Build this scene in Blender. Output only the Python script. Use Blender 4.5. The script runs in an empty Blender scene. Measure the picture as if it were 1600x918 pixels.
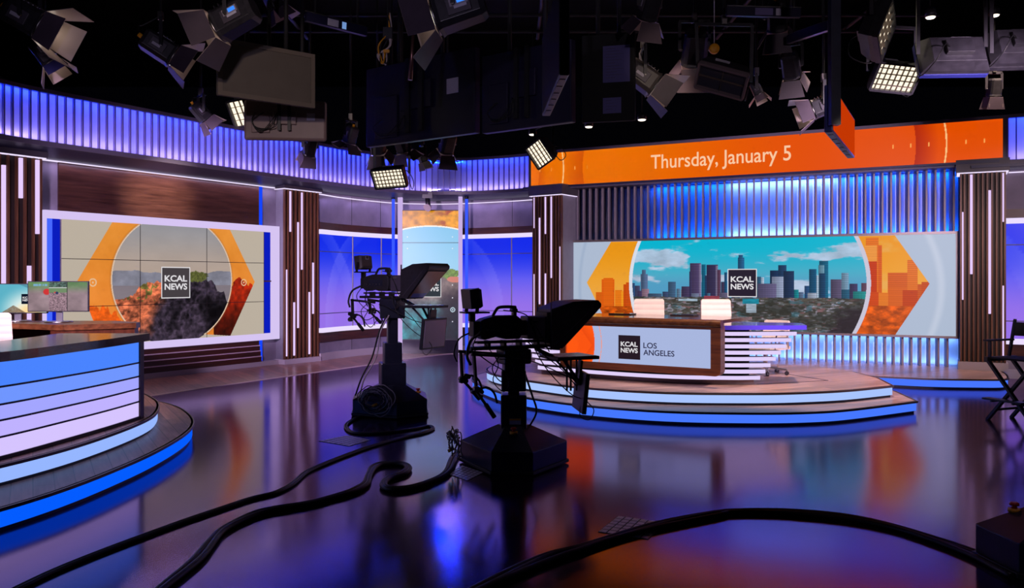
import bpy, bmesh, math, random
import numpy as np
from mathutils import Vector, Matrix, Quaternion

sc = bpy.context.scene
COL = sc.collection
R = math.radians

# ------------------------------------------------------------------ camera, exposure, world
FPX, EYE, CX, CY = 1300.0, 1.62, 800.0, 438.0
cam_d = bpy.data.cameras.new('camera')
cam_d.sensor_width = 36.0
cam_d.lens = FPX / 1600 * 36
cam_d.shift_x = 0.0
cam_d.shift_y = -(459 - CY) / 1600
cam_d.clip_start = 0.05
cam = bpy.data.objects.new('camera', cam_d)
COL.objects.link(cam)
cam.location = (0, 0, EYE)
cam.rotation_euler = (math.pi / 2, 0, 0)
sc.camera = cam
sc.view_settings.view_transform = 'Standard'
sc.view_settings.look = 'None'
sc.view_settings.exposure = 0.0
sc.view_settings.gamma = 1.0
sc.view_settings.use_curve_mapping = False
sc.cycles.use_denoising = True
sc.cycles.max_bounces = 6
sc.cycles.diffuse_bounces = 3
sc.cycles.glossy_bounces = 4
sc.cycles.transmission_bounces = 4
sc.cycles.transparent_max_bounces = 8
sc.cycles.sample_clamp_indirect = 4.0
sc.cycles.caustics_reflective = False
sc.cycles.caustics_refractive = False
w = bpy.data.worlds.new('studio_dark')
sc.world = w
w.use_nodes = True
w.node_tree.nodes['Background'].inputs[0].default_value = (0.0005, 0.0005, 0.001, 1)
w.node_tree.nodes['Background'].inputs[1].default_value = 1.0


def lin1(c):
    c = c / 255.0
    return c / 12.92 if c <= 0.04045 else ((c + 0.055) / 1.055) ** 2.4


def lin(r, g, b):
    return (lin1(r), lin1(g), lin1(b))


def light(kind, name, loc, target, power, color, size=0.3, size_y=None, spot=None, blend=0.5, parent=None, spread=None):
    d = bpy.data.lights.new(name, kind)
    d.energy = power
    d.color = color
    if kind == 'AREA':
        d.size = size
        if size_y:
            d.shape = 'RECTANGLE'
            d.size_y = size_y
        if spread:
            d.spread = R(spread)
    elif kind == 'SPOT':
        d.spot_size = R(spot or 50)
        d.spot_blend = blend
        d.shadow_soft_size = size
    else:
        d.shadow_soft_size = size
    o = bpy.data.objects.new(name, d)
    COL.objects.link(o)
    o.location = loc
    dr = Vector(target) - Vector(loc)
    o.rotation_euler = dr.to_track_quat('-Z', 'Y').to_euler()
    return o


# unseen spots added to light the sets, cameras and hanging gear (violet wash, warm key)
VIO = lin(190, 165, 235)
WARM = lin(255, 222, 200)
WASH = lin(214, 186, 226)
light('SPOT', 'set_fill', (-4.4, 4.2, 3.1), (-5.4, 14.6, 1.2), 3200, WASH, 0.25, spot=40, blend=0.5)  # placed out of view to brighten the set walls
light('SPOT', 'set_fill', (-4.6, 6.2, 3.2), (-2.2, 18.0, 1.4), 5200, WASH, 0.25, spot=30, blend=0.6)
light('SPOT', 'set_fill', (4.9, 4.4, 3.1), (4.0, 15.8, 1.9), 4600, lin(224, 198, 222), 0.25, spot=44, blend=0.6)
light('SPOT', 'set_fill', (6.6, 7.4, 3.4), (7.9, 13.7, 2.0), 800, lin(232, 204, 216), 0.2, spot=34, blend=0.6)
light('SPOT', 'unseen_key', (1.15, 8.95, 5.1), (1.9, 11.3, 0.8), 560, WARM, 0.12, spot=58, blend=0.7)
light('SPOT', 'unseen_key', (3.9, 9.4, 5.3), (3.5, 11.4, 0.4), 820, WARM, 0.12, spot=62, blend=0.7)
light('SPOT', 'desk_key', (3.6, 4.6, 3.4), (2.2, 11.0, 0.9), 480, lin(255, 232, 216), 0.12, spot=24, blend=0.6)
light('SPOT', 'unseen_key', (6.6, 10.6, 5.4), (7.0, 13.2, 0.4), 600, WARM, 0.12, spot=60, blend=0.8)
light('SPOT', 'unseen_key', (-3.0, 4.6, 4.9), (-5.1, 8.6, 0.9), 950, lin(255, 225, 215), 0.12, spot=36, blend=0.8)
light('SPOT', 'unseen_key', (-2.6, 9.6, 2.95), (-5.95, 13.96, 3.02), 3600, lin(255, 236, 212), 0.10, spot=17, blend=1.0)  # no fixture here; added for the hot spot on the wood panel
light('SPOT', 'unseen_key', (-1.6, 1.8, 3.6), (-2.5, 8.6, 3.72), 360, lin(255, 228, 210), 0.08, spot=15, blend=0.6)  # added out of view for the grey flag panel and monitor rear
light('SPOT', 'camera_fill', (-3.6, 5.2, 3.6), (-1.45, 10.2, 1.15), 620, WASH, 0.15, spot=18, blend=0.6)  # added spot that lifts the far camera out of the dark
light('SPOT', 'camera_fill', (0.5, 6.6, 4.6), (0.1, 7.3, 1.0), 70, WASH, 0.15, spot=36, blend=0.8)
light('SPOT', 'camera_fill', (2.6, 3.2, 3.4), (3.0, 4.8, 0.3), 26, WASH, 0.15, spot=40, blend=0.8)
light('SPOT', 'gear_fill', (-1.5, 1.2, 3.2), (-2.0, 8.5, 4.25), 260, lin(200, 185, 225), 0.1, spot=50, blend=0.5)  # added fill standing in for bounce on the fixture bodies
light('SPOT', 'gear_fill', (2.5, 1.2, 3.2), (2.9, 8.5, 4.3), 200, lin(220, 200, 215), 0.1, spot=52, blend=0.5)
light('SPOT', 'unseen_key', (0.9, 3.2, 4.2), (1.62, 9.2, 3.75), 300, lin(255, 228, 210), 0.08, spot=8, blend=0.8)  # added narrow spot for the sheets on the rack panel


def row_light(name, a, b, z, dirv, power_per_m, col, wdt=0.05):
    """long LED row from plan point a to b at height z, shining along dirv"""
    a, b = Vector((a[0], a[1], z)), Vector((b[0], b[1], z))
    d = bpy.data.lights.new(name, 'AREA'); d.shape = 'RECTANGLE'; d.size = (b - a).length; d.size_y = wdt
    d.energy = power_per_m * d.size; d.color = col
    o = bpy.data.objects.new(name, d); COL.objects.link(o)
    zd = -Vector(dirv).normalized(); xd = (b - a).normalized(); yd = zd.cross(xd).normalized(); xd = yd.cross(zd)
    M = Matrix.Identity(4)
    for k in range(3): M[k][0] = xd[k]; M[k][1] = yd[k]; M[k][2] = zd[k]
    o.location = (a + b) / 2; o.rotation_euler = M.to_euler()
    return o


# ------------------------------------------------------------------ helpers
def W(px, py, y):
    """world point seen at photo pixel (px,py), at distance y"""
    return Vector(((px - CX) / FPX * y, y, EYE - (py - CY) / FPX * y))


def G(px, py, z=0.0):
    y = (EYE - z) * FPX / (py - CY)
    return Vector(((px - CX) / FPX * y, y, z))


def set_props(o, label=None, cat=None, group=None, kind=None):
    if label: o['label'] = label
    if cat: o['category'] = cat
    if group: o['group'] = group
    if kind: o['kind'] = kind
    return o


def thing(name, label, cat, loc=(0, 0, 0), rotz=0.0, group=None, kind=None):
    o = bpy.data.objects.new(name, None)
    o.empty_display_size = 0.1
    COL.objects.link(o)
    o.location = loc
    o.rotation_euler = (0, 0, rotz)
    return set_props(o, label, cat, group, kind)


def local(o):
    """matrix of a parent chain"""
    m = Matrix.LocRotScale(o.location, o.rotation_euler, o.scale)
    if o.parent:
        m = local(o.parent) @ o.matrix_parent_inverse @ m
    return m


class MB:
    def __init__(self):
        self.bm = bmesh.new()
        self.M = Matrix.Identity(4)
        self.mi = 0

    def v(self, p):
        return self.bm.verts.new(self.M @ Vector(p))

    def f(self, vs, smooth=False):
        try:
            fc = self.bm.faces.new(vs)
            fc.material_index = self.mi
            fc.smooth = smooth
            return fc
        except ValueError:
            return None

    def hexa(self, c8):
        v = [self.v(p) for p in c8]
        for a in ((0, 3, 2, 1), (4, 5, 6, 7), (0, 1, 5, 4), (1, 2, 6, 5), (2, 3, 7, 6), (3, 0, 4, 7)):
            self.f([v[i] for i in a])
        return self

    def box(self, c, s, rot=None):
        h = [x / 2 for x in s]
        P = [(-1, -1, -1), (1, -1, -1), (1, 1, -1), (-1, 1, -1), (-1, -1, 1), (1, -1, 1), (1, 1, 1), (-1, 1, 1)]
        r = rot or Matrix.Identity(3)
        return self.hexa([Vector(c) + r @ Vector((p[0] * h[0], p[1] * h[1], p[2] * h[2])) for p in P])

    def b2(self, a, b):
        return self.box([(a[i] + b[i]) / 2 for i in range(3)], [abs(b[i] - a[i]) for i in range(3)])

    def fbox(self, fn, a, b, c):
        """box in a mapped frame fn(s,o,z)"""
        P = [(a[0], b[0], c[0]), (a[1], b[0], c[0]), (a[1], b[1], c[0]), (a[0], b[1], c[0]),
             (a[0], b[0], c[1]), (a[1], b[0], c[1]), (a[1], b[1], c[1]), (a[0], b[1], c[1])]
        return self.hexa([fn(*p) for p in P])

    def bar(self, p0, p1, wd, ht=None, up=(0, 0, 1)):
        p0, p1 = Vector(p0), Vector(p1)
        d = p1 - p0
        L = d.length
        if L < 1e-6: return self
        d.normalize()
        u = Vector(up)
        if abs(d.dot(u)) > 0.98: u = Vector((1, 0, 0))
        sx = d.cross(u).normalized()
        uu = sx.cross(d).normalized()
        ht = ht or wd
        P = []
        for q in (p0, p1):
            for (a, b) in ((-1, -1), (1, -1), (1, 1), (-1, 1)):
                P.append(q + sx * (a * wd / 2) + uu * (b * ht / 2))
        return self.hexa(P)

    def tube(self, pts, r, seg=8, smooth=True, cap=True, flat=1.0):
        pts = [Vector(p) for p in pts]
        n = len(pts)
        rs = r if isinstance(r, (list, tuple)) else [r] * n
        rings = []
        prev = None
        for i in range(n):
            d = (pts[min(i + 1, n - 1)] - pts[max(i - 1, 0)])
            if d.length < 1e-9: d = Vector((0, 0, 1))
            d.normalize()
            if prev is None:
                u = Vector((0, 0, 1)) if abs(d.z) < 0.9 else Vector((1, 0, 0))
                u = (u - d * u.dot(d)).normalized()
            else:
                u = prev - d * prev.dot(d)
                u = u.normalized() if u.length > 1e-6 else Vector((1, 0, 0))
            prev = u
            s = d.cross(u).normalized()
            rings.append([self.v(pts[i] + (u * (math.cos(2 * math.pi * k / seg) * flat) + s * math.sin(2 * math.pi * k / seg)) * rs[i]) for k in range(seg)])
        for i in range(n - 1):
            for k in range(seg):
                self.f([rings[i][k], rings[i][(k + 1) % seg], rings[i + 1][(k + 1) % seg], rings[i + 1][k]], smooth)
        if cap:
            self.f(rings[0][::-1]); self.f(rings[-1])
        return self

    def cyl(self, p0, p1, r0, r1=None, seg=16, smooth=True):
        return self.tube([p0, p1], [r0, r0 if r1 is None else r1], seg, smooth)

    def lathe(self, prof, c=(0, 0, 0), axis='z', seg=24, smooth=True):
        rings = []
        for (r, h) in prof:
            ring = []
            for k in range(seg):
                a = 2 * math.pi * k / seg
                p = (r * math.cos(a), r * math.sin(a), h)
                if axis == 'x': p = (p[2], p[0], p[1])
                elif axis == 'y': p = (p[0], p[2], p[1])
                ring.append(self.v(Vector(c) + Vector(p)))
            rings.append(ring)
        for i in range(len(rings) - 1):
            for k in range(seg):
                self.f([rings[i][k], rings[i][(k + 1) % seg], rings[i + 1][(k + 1) % seg], rings[i + 1][k]], smooth)
        self.f(rings[0][::-1]); self.f(rings[-1])
        return self

    def prism(self, poly, z0, z1, fn=None):
        fn = fn or (lambda x, y, z: (x, y, z))
        a = [self.v(fn(p[0], p[1], z0)) for p in poly]
        b = [self.v(fn(p[0], p[1], z1)) for p in poly]
        n = len(poly)
        self.f(a[::-1]); self.f(b)
        for i in range(n):
            self.f([a[i], a[(i + 1) % n], b[(i + 1) % n], b[i]])
        return self

    def loft(self, rings, smooth=False, closed=True, caps=True):
        rr = [[self.v(p) for p in r] for r in rings]
        n = len(rr[0])
        for i in range(len(rr) - 1):
            for k in range(n if closed else n - 1):
                self.f([rr[i][k], rr[i][(k + 1) % n], rr[i + 1][(k + 1) % n], rr[i + 1][k]], smooth)
        if caps and closed:
            self.f(rr[0][::-1]); self.f(rr[-1])
        return self

    def sweep(self, path, prof, closed_prof=True, smooth=False):
        """path: [(x,y,nx,ny)], prof: [(offset along n, z)]"""
        return self.loft([[(p[0] + p[2] * o, p[1] + p[3] * o, z) for (o, z) in prof] for p in path], smooth, closed_prof, closed_prof)

    def build(self, name, mat, parent=None, world=False, bevel=0, recalc=True, seg=2):
        if recalc:
            bmesh.ops.recalc_face_normals(self.bm, faces=self.bm.faces[:])
        me = bpy.data.meshes.new(name)
        if world and parent:
            self.bm.transform(local(parent).inverted())
        self.bm.to_mesh(me)
        self.bm.free()
        for m in (mat if isinstance(mat, (list, tuple)) else [mat]):
            me.materials.append(m)
        o = bpy.data.objects.new(name, me)
        COL.objects.link(o)
        if parent: o.parent = parent
        if bevel:
            b = o.modifiers.new('bevel', 'BEVEL')
            b.width = bevel; b.segments = seg; b.limit_method = 'ANGLE'; b.angle_limit = R(40)
        return o


def smooth_pts(pts, n=8):
    """Catmull-Rom through the points"""
    P = [Vector(p) for p in pts]
    P = [P[0] * 2 - P[1]] + P + [P[-1] * 2 - P[-2]]
    out = []
    for i in range(1, len(P) - 2):
        for k in range(n):
            t = k / n
            a, b, c, d = P[i - 1], P[i], P[i + 1], P[i + 2]
            out.append(0.5 * ((2 * b) + (c - a) * t + (2 * a - 5 * b + 4 * c - d) * t * t + (3 * b - a - 3 * c + d) * t ** 3))
    out.append(P[-2])
    return out


def plan(pts, flip=False, closed=False):
    """2-D points -> (x,y,nx,ny) with mitred normals to the right of travel"""
    out = []
    n = len(pts)
    for i in range(n):
        a = Vector(pts[i - 1][:2]) if (i or closed) else None
        b = Vector(pts[i][:2])
        c = Vector(pts[(i + 1) % n][:2]) if (i < n - 1 or closed) else None
        ns = []
        for (p, q) in ((a, b), (b, c)):
            if p is None or q is None: continue
            d = (q - p)
            if d.length < 1e-9: continue
            d.normalize()
            ns.append(Vector((d.y, -d.x)))
        m = sum(ns, Vector((0, 0)))
        m.normalize()
        k = 1 / max(0.35, m.dot(ns[0]))
        m = m * k * (-1 if flip else 1)
        out.append((b.x, b.y, m.x, m.y))
    return out


def resample(pts, step):
    P = [Vector(p[:2]) for p in pts]
    L = [0]
    for i in range(1, len(P)): L.append(L[-1] + (P[i] - P[i - 1]).length)
    n = max(2, int(round(L[-1] / step)) + 1)
    out = []
    j = 0
    for i in range(n):
        s = L[-1] * i / (n - 1)
        while j < len(P) - 2 and L[j + 1] < s: j += 1
        t = (s - L[j]) / max(1e-9, L[j + 1] - L[j])
        out.append(tuple(P[j].lerp(P[j + 1], t)))
    return out


def copy_tree(o, parent=None):
    c = o.copy()
    COL.objects.link(c)
    if parent is not None: c.parent = parent
    for ch in list(o.children):
        copy_tree(ch, c)
    return c


# ------------------------------------------------------------------ materials
MATS = {}


def nd(nt, t, **kw):
    n = nt.nodes.new(t)
    for k, v_ in kw.items():
        if k.startswith('i_'):
            key = k[2:]
            n.inputs[int(key) if key.isdigit() else key].default_value = v_
        else:
            setattr(n, k, v_)
    return n


def pmat(name, col, rough=0.5, metal=0.0, spec=0.5, noise=0.0, nscale=8.0, bump=0.0, coat=0.0, stretch=None):
    if name in MATS: return MATS[name]
    m = bpy.data.materials.new(name)
    m.use_nodes = True
    nt = m.node_tree
    b = nt.nodes['Principled BSDF']
    b.inputs['Base Color'].default_value = (*col, 1)
    b.inputs['Roughness'].default_value = rough
    b.inputs['Metallic'].default_value = metal
    b.inputs['Specular IOR Level'].default_value = spec
    b.inputs['Coat Weight'].default_value = coat
    tc = nd(nt, 'ShaderNodeTexCoord')
    mp = nd(nt, 'ShaderNodeMapping')
    nt.links.new(tc.outputs['Object'], mp.inputs[0])
    if stretch: mp.inputs['Scale'].default_value = stretch
    nz = nd(nt, 'ShaderNodeTexNoise')
    nz.inputs['Scale'].default_value = nscale
    nz.inputs['Detail'].default_value = 4
    nt.links.new(mp.outputs[0], nz.inputs['Vector'])
    if noise:
        rp = nd(nt, 'ShaderNodeValToRGB')
        rp.color_ramp.elements[0].position = 0.3
        rp.color_ramp.elements[1].position = 0.7
        rp.color_ramp.elements[0].color = (*[c * (1 - noise) for c in col], 1)
        rp.color_ramp.elements[1].color = (*[min(1, c * (1 + noise)) for c in col], 1)
        nt.links.new(nz.outputs['Fac'], rp.inputs[0])
        nt.links.new(rp.outputs[0], b.inputs['Base Color'])
    if bump:
        bp = nd(nt, 'ShaderNodeBump')
        bp.inputs['Strength'].default_value = bump
        bp.inputs['Distance'].default_value = 0.01
        nt.links.new(nz.outputs['Fac'], bp.inputs['Height'])
        nt.links.new(bp.outputs[0], b.inputs['Normal'])
    MATS[name] = m
    return m


def emat(name, rgb, strength=1.0):
    if name in MATS: return MATS[name]
    m = bpy.data.materials.new(name)
    m.use_nodes = True
    nt = m.node_tree
    nt.nodes.clear()
    e = nd(nt, 'ShaderNodeEmission')
    e.inputs[0].default_value = (*lin(*rgb), 1)
    e.inputs[1].default_value = strength
    o = nd(nt, 'ShaderNodeOutputMaterial')
    nt.links.new(e.outputs[0], o.inputs[0])
    MATS[name] = m
    return m


def screen_mat():
    if 'screen' in MATS: return MATS['screen']
    m = bpy.data.materials.new('display_screen')
    m.use_nodes = True
    nt = m.node_tree
    nt.nodes.clear()
    a = nd(nt, 'ShaderNodeVertexColor')
    a.layer_name = 'picture'
    e = nd(nt, 'ShaderNodeEmission')
    g = nd(nt, 'ShaderNodeBsdfGlossy')
    g.inputs['Roughness'].default_value = 0.35
    g.inputs['Color'].default_value = (0.02, 0.02, 0.02, 1)
    ad = nd(nt, 'ShaderNodeAddShader')
    o = nd(nt, 'ShaderNodeOutputMaterial')
    nt.links.new(a.outputs[0], e.inputs[0])
    nt.links.new(e.outputs[0], ad.inputs[0])
    nt.links.new(g.outputs[0], ad.inputs[1])
    nt.links.new(ad.outputs[0], o.inputs[0])
    MATS['screen'] = m
    return m


def wood(name, c1, c2, rough=0.35, axis='x', scale=1.0, planks=None, spec=0.5):
    """long grain along the given object axis; planks=(length,width) adds board joints"""
    if name in MATS: return MATS[name]
    m = bpy.data.materials.new(name)
    m.use_nodes = True
    nt = m.node_tree
    b = nt.nodes['Principled BSDF']
    b.inputs['Roughness'].default_value = rough
    b.inputs['Specular IOR Level'].default_value = spec
    tc = nd(nt, 'ShaderNodeTexCoord')
    mp = nd(nt, 'ShaderNodeMapping')
    st = {'x': (1.2, 14, 14), 'y': (14, 1.2, 14), 'z': (14, 14, 1.2), 'h': (1.2, 1.2, 18)}[axis]
    mp.inputs['Scale'].default_value = [s * scale for s in st]
    nt.links.new(tc.outputs['Object'], mp.inputs[0])
    nz = nd(nt, 'ShaderNodeTexNoise')
    nz.inputs['Scale'].default_value = 1.6
    nz.inputs['Detail'].default_value = 6
    nz.inputs['Roughness'].default_value = 0.65
    nt.links.new(mp.outputs[0], nz.inputs['Vector'])
    rp = nd(nt, 'ShaderNodeValToRGB')
    rp.color_ramp.elements[0].position = 0.3
    rp.color_ramp.elements[1].position = 0.7
    rp.color_ramp.elements[0].color = (*c1, 1)
    rp.color_ramp.elements[1].color = (*c2, 1)
    nt.links.new(nz.outputs['Fac'], rp.inputs[0])
    src = rp.outputs[0]
    if planks:
        m2 = nd(nt, 'ShaderNodeMapping')
        m2.inputs['Rotation'].default_value = (0, 0, R(planks[2]) if len(planks) > 2 else 0)
        nt.links.new(tc.outputs['Object'], m2.inputs[0])
        br = nd(nt, 'ShaderNodeTexBrick')
        br.inputs['Scale'].default_value = 1.0
        br.inputs['Brick Width'].default_value = planks[0]
        br.inputs['Row Height'].default_value = planks[1]
        br.inputs['Mortar Size'].default_value = 0.004
        br.inputs['Color1'].default_value = (0.72, 0.72, 0.72, 1)
        br.inputs['Color2'].default_value = (1.15, 1.1, 1.08, 1)
        br.inputs['Mortar'].default_value = (0.35, 0.33, 0.33, 1)
        nt.links.new(m2.outputs[0], br.inputs['Vector'])
        mx = nd(nt, 'ShaderNodeMix', data_type='RGBA', blend_type='MULTIPLY')
        mx.inputs[0].default_value = 1.0
        nt.links.new(src, mx.inputs[6])
        nt.links.new(br.outputs['Color'], mx.inputs[7])
        src = mx.outputs[2]
        nt.links.new(m2.outputs[0], mp.inputs[0])
    nt.links.new(src, b.inputs['Base Color'])
    MATS[name] = m
    return m


BLK = pmat('black_plastic', (0.018, 0.016, 0.022), 0.42, noise=0.3, nscale=30)
BLK2 = pmat('black_painted_metal', (0.009, 0.009, 0.013), 0.45, noise=0.25, nscale=20)
RUB = pmat('black_rubber', (0.006, 0.006, 0.007), 0.5)
GRY = pmat('grey_paint', lin(120, 115, 130), 0.5, noise=0.06)
DGRY = pmat('dark_grey_paint', lin(72, 66, 76), 0.45, noise=0.1)
CASE = pmat('grey_camera_case', lin(95, 84, 80), 0.5, noise=0.08)
SILV = pmat('brushed_silver', (0.55, 0.55, 0.58), 0.3, 1.0)
STEEL = pmat('worn_steel', (0.30, 0.28, 0.27), 0.35, 1.0)
WHT = pmat('white_leather', lin(206, 190, 176), 0.5, noise=0.04)
PAPER = pmat('white_paper', lin(190, 185, 200), 0.8, noise=0.05, nscale=60)
YEL = pmat('yellow_plastic', lin(240, 165, 20), 0.5)
REDP = pmat('red_plastic', lin(190, 40, 30), 0.4)
CONC = pmat('grey_plaster', lin(128, 118, 138), 0.7, noise=0.16, nscale=3.0)
DARKW = wood('dark_wood', lin(46, 16, 14), lin(82, 36, 26), 0.42, 'h')
DARKWV = wood('dark_wood_vertical', lin(70, 40, 28), lin(112, 72, 50), 0.42, 'z')
BRNW = wood('walnut_wood', lin(66, 34, 18), lin(124, 74, 44), 0.33, 'x')
LAV = emat('lavender_led', (236, 222, 255), 1.0)
LAVC = emat('lavender_cove_led', (236, 222, 255), 1.1)
LINE = emat('lilac_led_line', (228, 200, 250), 1.05)
BLUEL = emat('blue_led', (22, 70, 255), 1.0)
BLUET = emat('blue_led_tube', (60, 90, 255), 1.0)
PINKT = emat('pale_pink_led_tube', (205, 180, 235), 0.95)


# ------------------------------------------------------------------ painted pictures for the display screens (numpy -> colour attribute)
def vnoise(x, y, seed=0):
    xi, yi = np.floor(x).astype(np.int64), np.floor(y).astype(np.int64)
    xf, yf = x - xi, y - yi

    def h(a, b):
        n = (a * 374761393 + b * 668265263 + seed * 974634777) & 0x7fffffff
        n = (n ^ (n >> 13)) * 1274126177 & 0x7fffffff
        return ((n ^ (n >> 16)) & 0xffff) / 65535.0
    u, v = xf * xf * (3 - 2 * xf), yf * yf * (3 - 2 * yf)
    return (h(xi, yi) * (1 - u) + h(xi + 1, yi) * u) * (1 - v) + (h(xi, yi + 1) * (1 - u) + h(xi + 1, yi + 1) * u) * v


def fbm(x, y, seed=0, oct=5):
    s, a, t = 0, 0.5, 0
    for i in range(oct):
        s = s + a * vnoise(x * 2 ** i, y * 2 ** i, seed + i * 17)
        t += a
        a *= 0.55
    return s / t


def mixc(img, col, mask):
    m = np.clip(mask, 0, 1)[..., None]
    return img * (1 - m) + np.asarray(col, float) * m


def inpoly(X, Y, poly):
    c = np.zeros(X.shape, bool)
    n = len(poly)
    for i in range(n):
        x0, y0 = poly[i]
        x1, y1 = poly[(i + 1) % n]
        if y0 == y1: continue
        k = (y0 > Y) != (y1 > Y)
        c ^= k & (X < (x1 - x0) * (Y - y0) / (y1 - y0) + x0)
    return c


def sstep(a, b, x):
    t = np.clip((x - a) / (b - a), 0, 1)
    return t * t * (3 - 2 * t)


def grid_screen(name, fn, s0, s1, z0, z1, nx, nz, img, parent, o=0.0, gain=1.0, world=True):
    """picture surface: fn(s,o,z) maps to the world; img[nz,nx,3] in sRGB 0..255, row 0 at the bottom"""
    s = np.linspace(s0, s1, nx)
    z = np.linspace(z0, z1, nz)
    p00, p10, p01 = Vector(fn(s0, o, z0)), Vector(fn(s1, o, z0)), Vector(fn(s0, o, z1))
    if world and parent:
        Mi = local(parent).inverted()
        p00, p10, p01 = Mi @ p00, Mi @ p10, Mi @ p01
    p00, p10, p01 = [np.array(p) for p in (p00, p10, p01)]
    U = (s - s0) / (s1 - s0)
    V = (z - z0) / (z1 - z0)
    co = p00 + U[None, :, None] * (p10 - p00) + V[:, None, None] * (p01 - p00)
    me = bpy.data.meshes.new(name)
    nv = nx * nz
    me.vertices.add(nv)
    me.vertices.foreach_set('co', co.reshape(-1))
    nf = (nx - 1) * (nz - 1)
    i = np.arange(nv).reshape(nz, nx)
    q = np.stack([i[:-1, :-1], i[:-1, 1:], i[1:, 1:], i[1:, :-1]], -1).reshape(-1)
    me.loops.add(nf * 4)
    me.loops.foreach_set('vertex_index', q)
    me.polygons.add(nf)
    me.polygons.foreach_set('loop_start', np.arange(nf) * 4)
    me.update(calc_edges=True)
    ca = me.color_attributes.new('picture', 'FLOAT_COLOR', 'POINT')
    c = np.clip(img, 0, 255) / 255.0
    c = np.where(c <= 0.04045, c / 12.92, ((c + 0.055) / 1.055) ** 2.4) * gain
    rgba = np.ones((nv, 4))
    rgba[:, :3] = c.reshape(-1, 3)
    ca.data.foreach_set('color', rgba.reshape(-1))
    me.materials.append(screen_mat())
    ob = bpy.data.objects.new(name, me)
    COL.objects.link(ob)
    if parent: ob.parent = parent
    return ob


def text_obj(name, body, width, height, mat, parent, M, bold=0.0, depth=0.002, spacing=1.0, halign='L'):
    """lettering fitted to width x height (m), laid with its lower left corner at M's origin (M: x along, y up, z out), world matrix"""
    cu = bpy.data.curves.new(name, 'FONT')
    cu.body = body
    cu.offset = bold
    cu.space_character = spacing
    cu.resolution_u = 6
    cu.fill_mode = 'FRONT'
    t = bpy.data.objects.new(name, cu)
    COL.objects.link(t)
    dg = bpy.context.evaluated_depsgraph_get()
    me = bpy.data.meshes.new_from_object(t.evaluated_get(dg))
    bpy.data.objects.remove(t)
    n = len(me.vertices)
    co = np.zeros(n * 3)
    me.vertices.foreach_get('co', co)
    co = co.reshape(-1, 3)
    a, b = co.min(0), co.max(0)
    h = height or width / (b[0] - a[0]) * (b[1] - a[1])
    wdt = width or h / (b[1] - a[1]) * (b[0] - a[0])
    co[:, 0] = (co[:, 0] - a[0]) / (b[0] - a[0]) * wdt
    co[:, 1] = (co[:, 1] - a[1]) / (b[1] - a[1]) * h
    co[:, 2] = 0
    me.vertices.foreach_set('co', co.reshape(-1))
    MM = M
    if parent: MM = local(parent).inverted() @ M
    me.transform(MM)
    me.materials.clear()
    me.materials.append(mat)
    for p in me.polygons: p.material_index = 0
    me.update()
    me.name = name
    o = bpy.data.objects.new(name, me)
    COL.objects.link(o)
    if parent: o.parent = parent
    return o


def frameM(org, ax, up):
    ax, up = Vector(ax).normalized(), Vector(up).normalized()
    n = ax.cross(up)
    M = Matrix.Identity(4)
    for i in range(3):
        M[i][0] = ax[i]; M[i][1] = up[i]; M[i][2] = n[i]; M[i][3] = org[i]
    return M


WHITE_INK = emat('white_screen_lettering', (225, 222, 226), 1.0)
NAVY_INK = emat('navy_screen_lettering', (30, 24, 60), 1.0)
DARK_INK = emat('dark_logo_square', (38, 26, 36), 1.0)


def logo(parent, org, ax, up, size, border=True, back=None, w2h=1.0):
    """square news logo: dark square, thin pale border, KCAL over NEWS"""
    ax, up = Vector(ax).normalized(), Vector(up).normalized()
    out = ax.cross(up)
    w_, h_ = size * w2h, size
    org = Vector(org)

    def q(name, x0, x1, y0, y1, o, mat):
        mb = MB()
        mb.f([mb.v(org + ax * a + up * b + out * o) for (a, b) in ((x0, y0), (x1, y0), (x1, y1), (x0, y1))])
        return mb.build(name, mat, parent, world=True, recalc=False)
    q('logo_square', 0, w_, 0, h_, 0.003, back or DARK_INK)
    if border:
        t = size * 0.03
        mb = MB()
        for (x0, x1, y0, y1) in ((0, w_, 0, t), (0, w_, h_ - t, h_), (0, t, t, h_ - t), (w_ - t, w_, t, h_ - t)):
            mb.f([mb.v(org + ax * a + up * b + out * 0.005) for (a, b) in ((x0, y0), (x1, y0), (x1, y1), (x0, y1))])
        mb.build('logo_border', WHITE_INK, parent, world=True, recalc=False)
    for (s, y) in (('KCAL', 0.53), ('NEWS', 0.27)):
        text_obj('logo_lettering', s, w_ * 0.78, h_ * 0.205, WHITE_INK, parent,
                 frameM(org + ax * w_ * 0.11 + up * h_ * y + out * 0.006, ax, up), bold=0.028)

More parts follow.
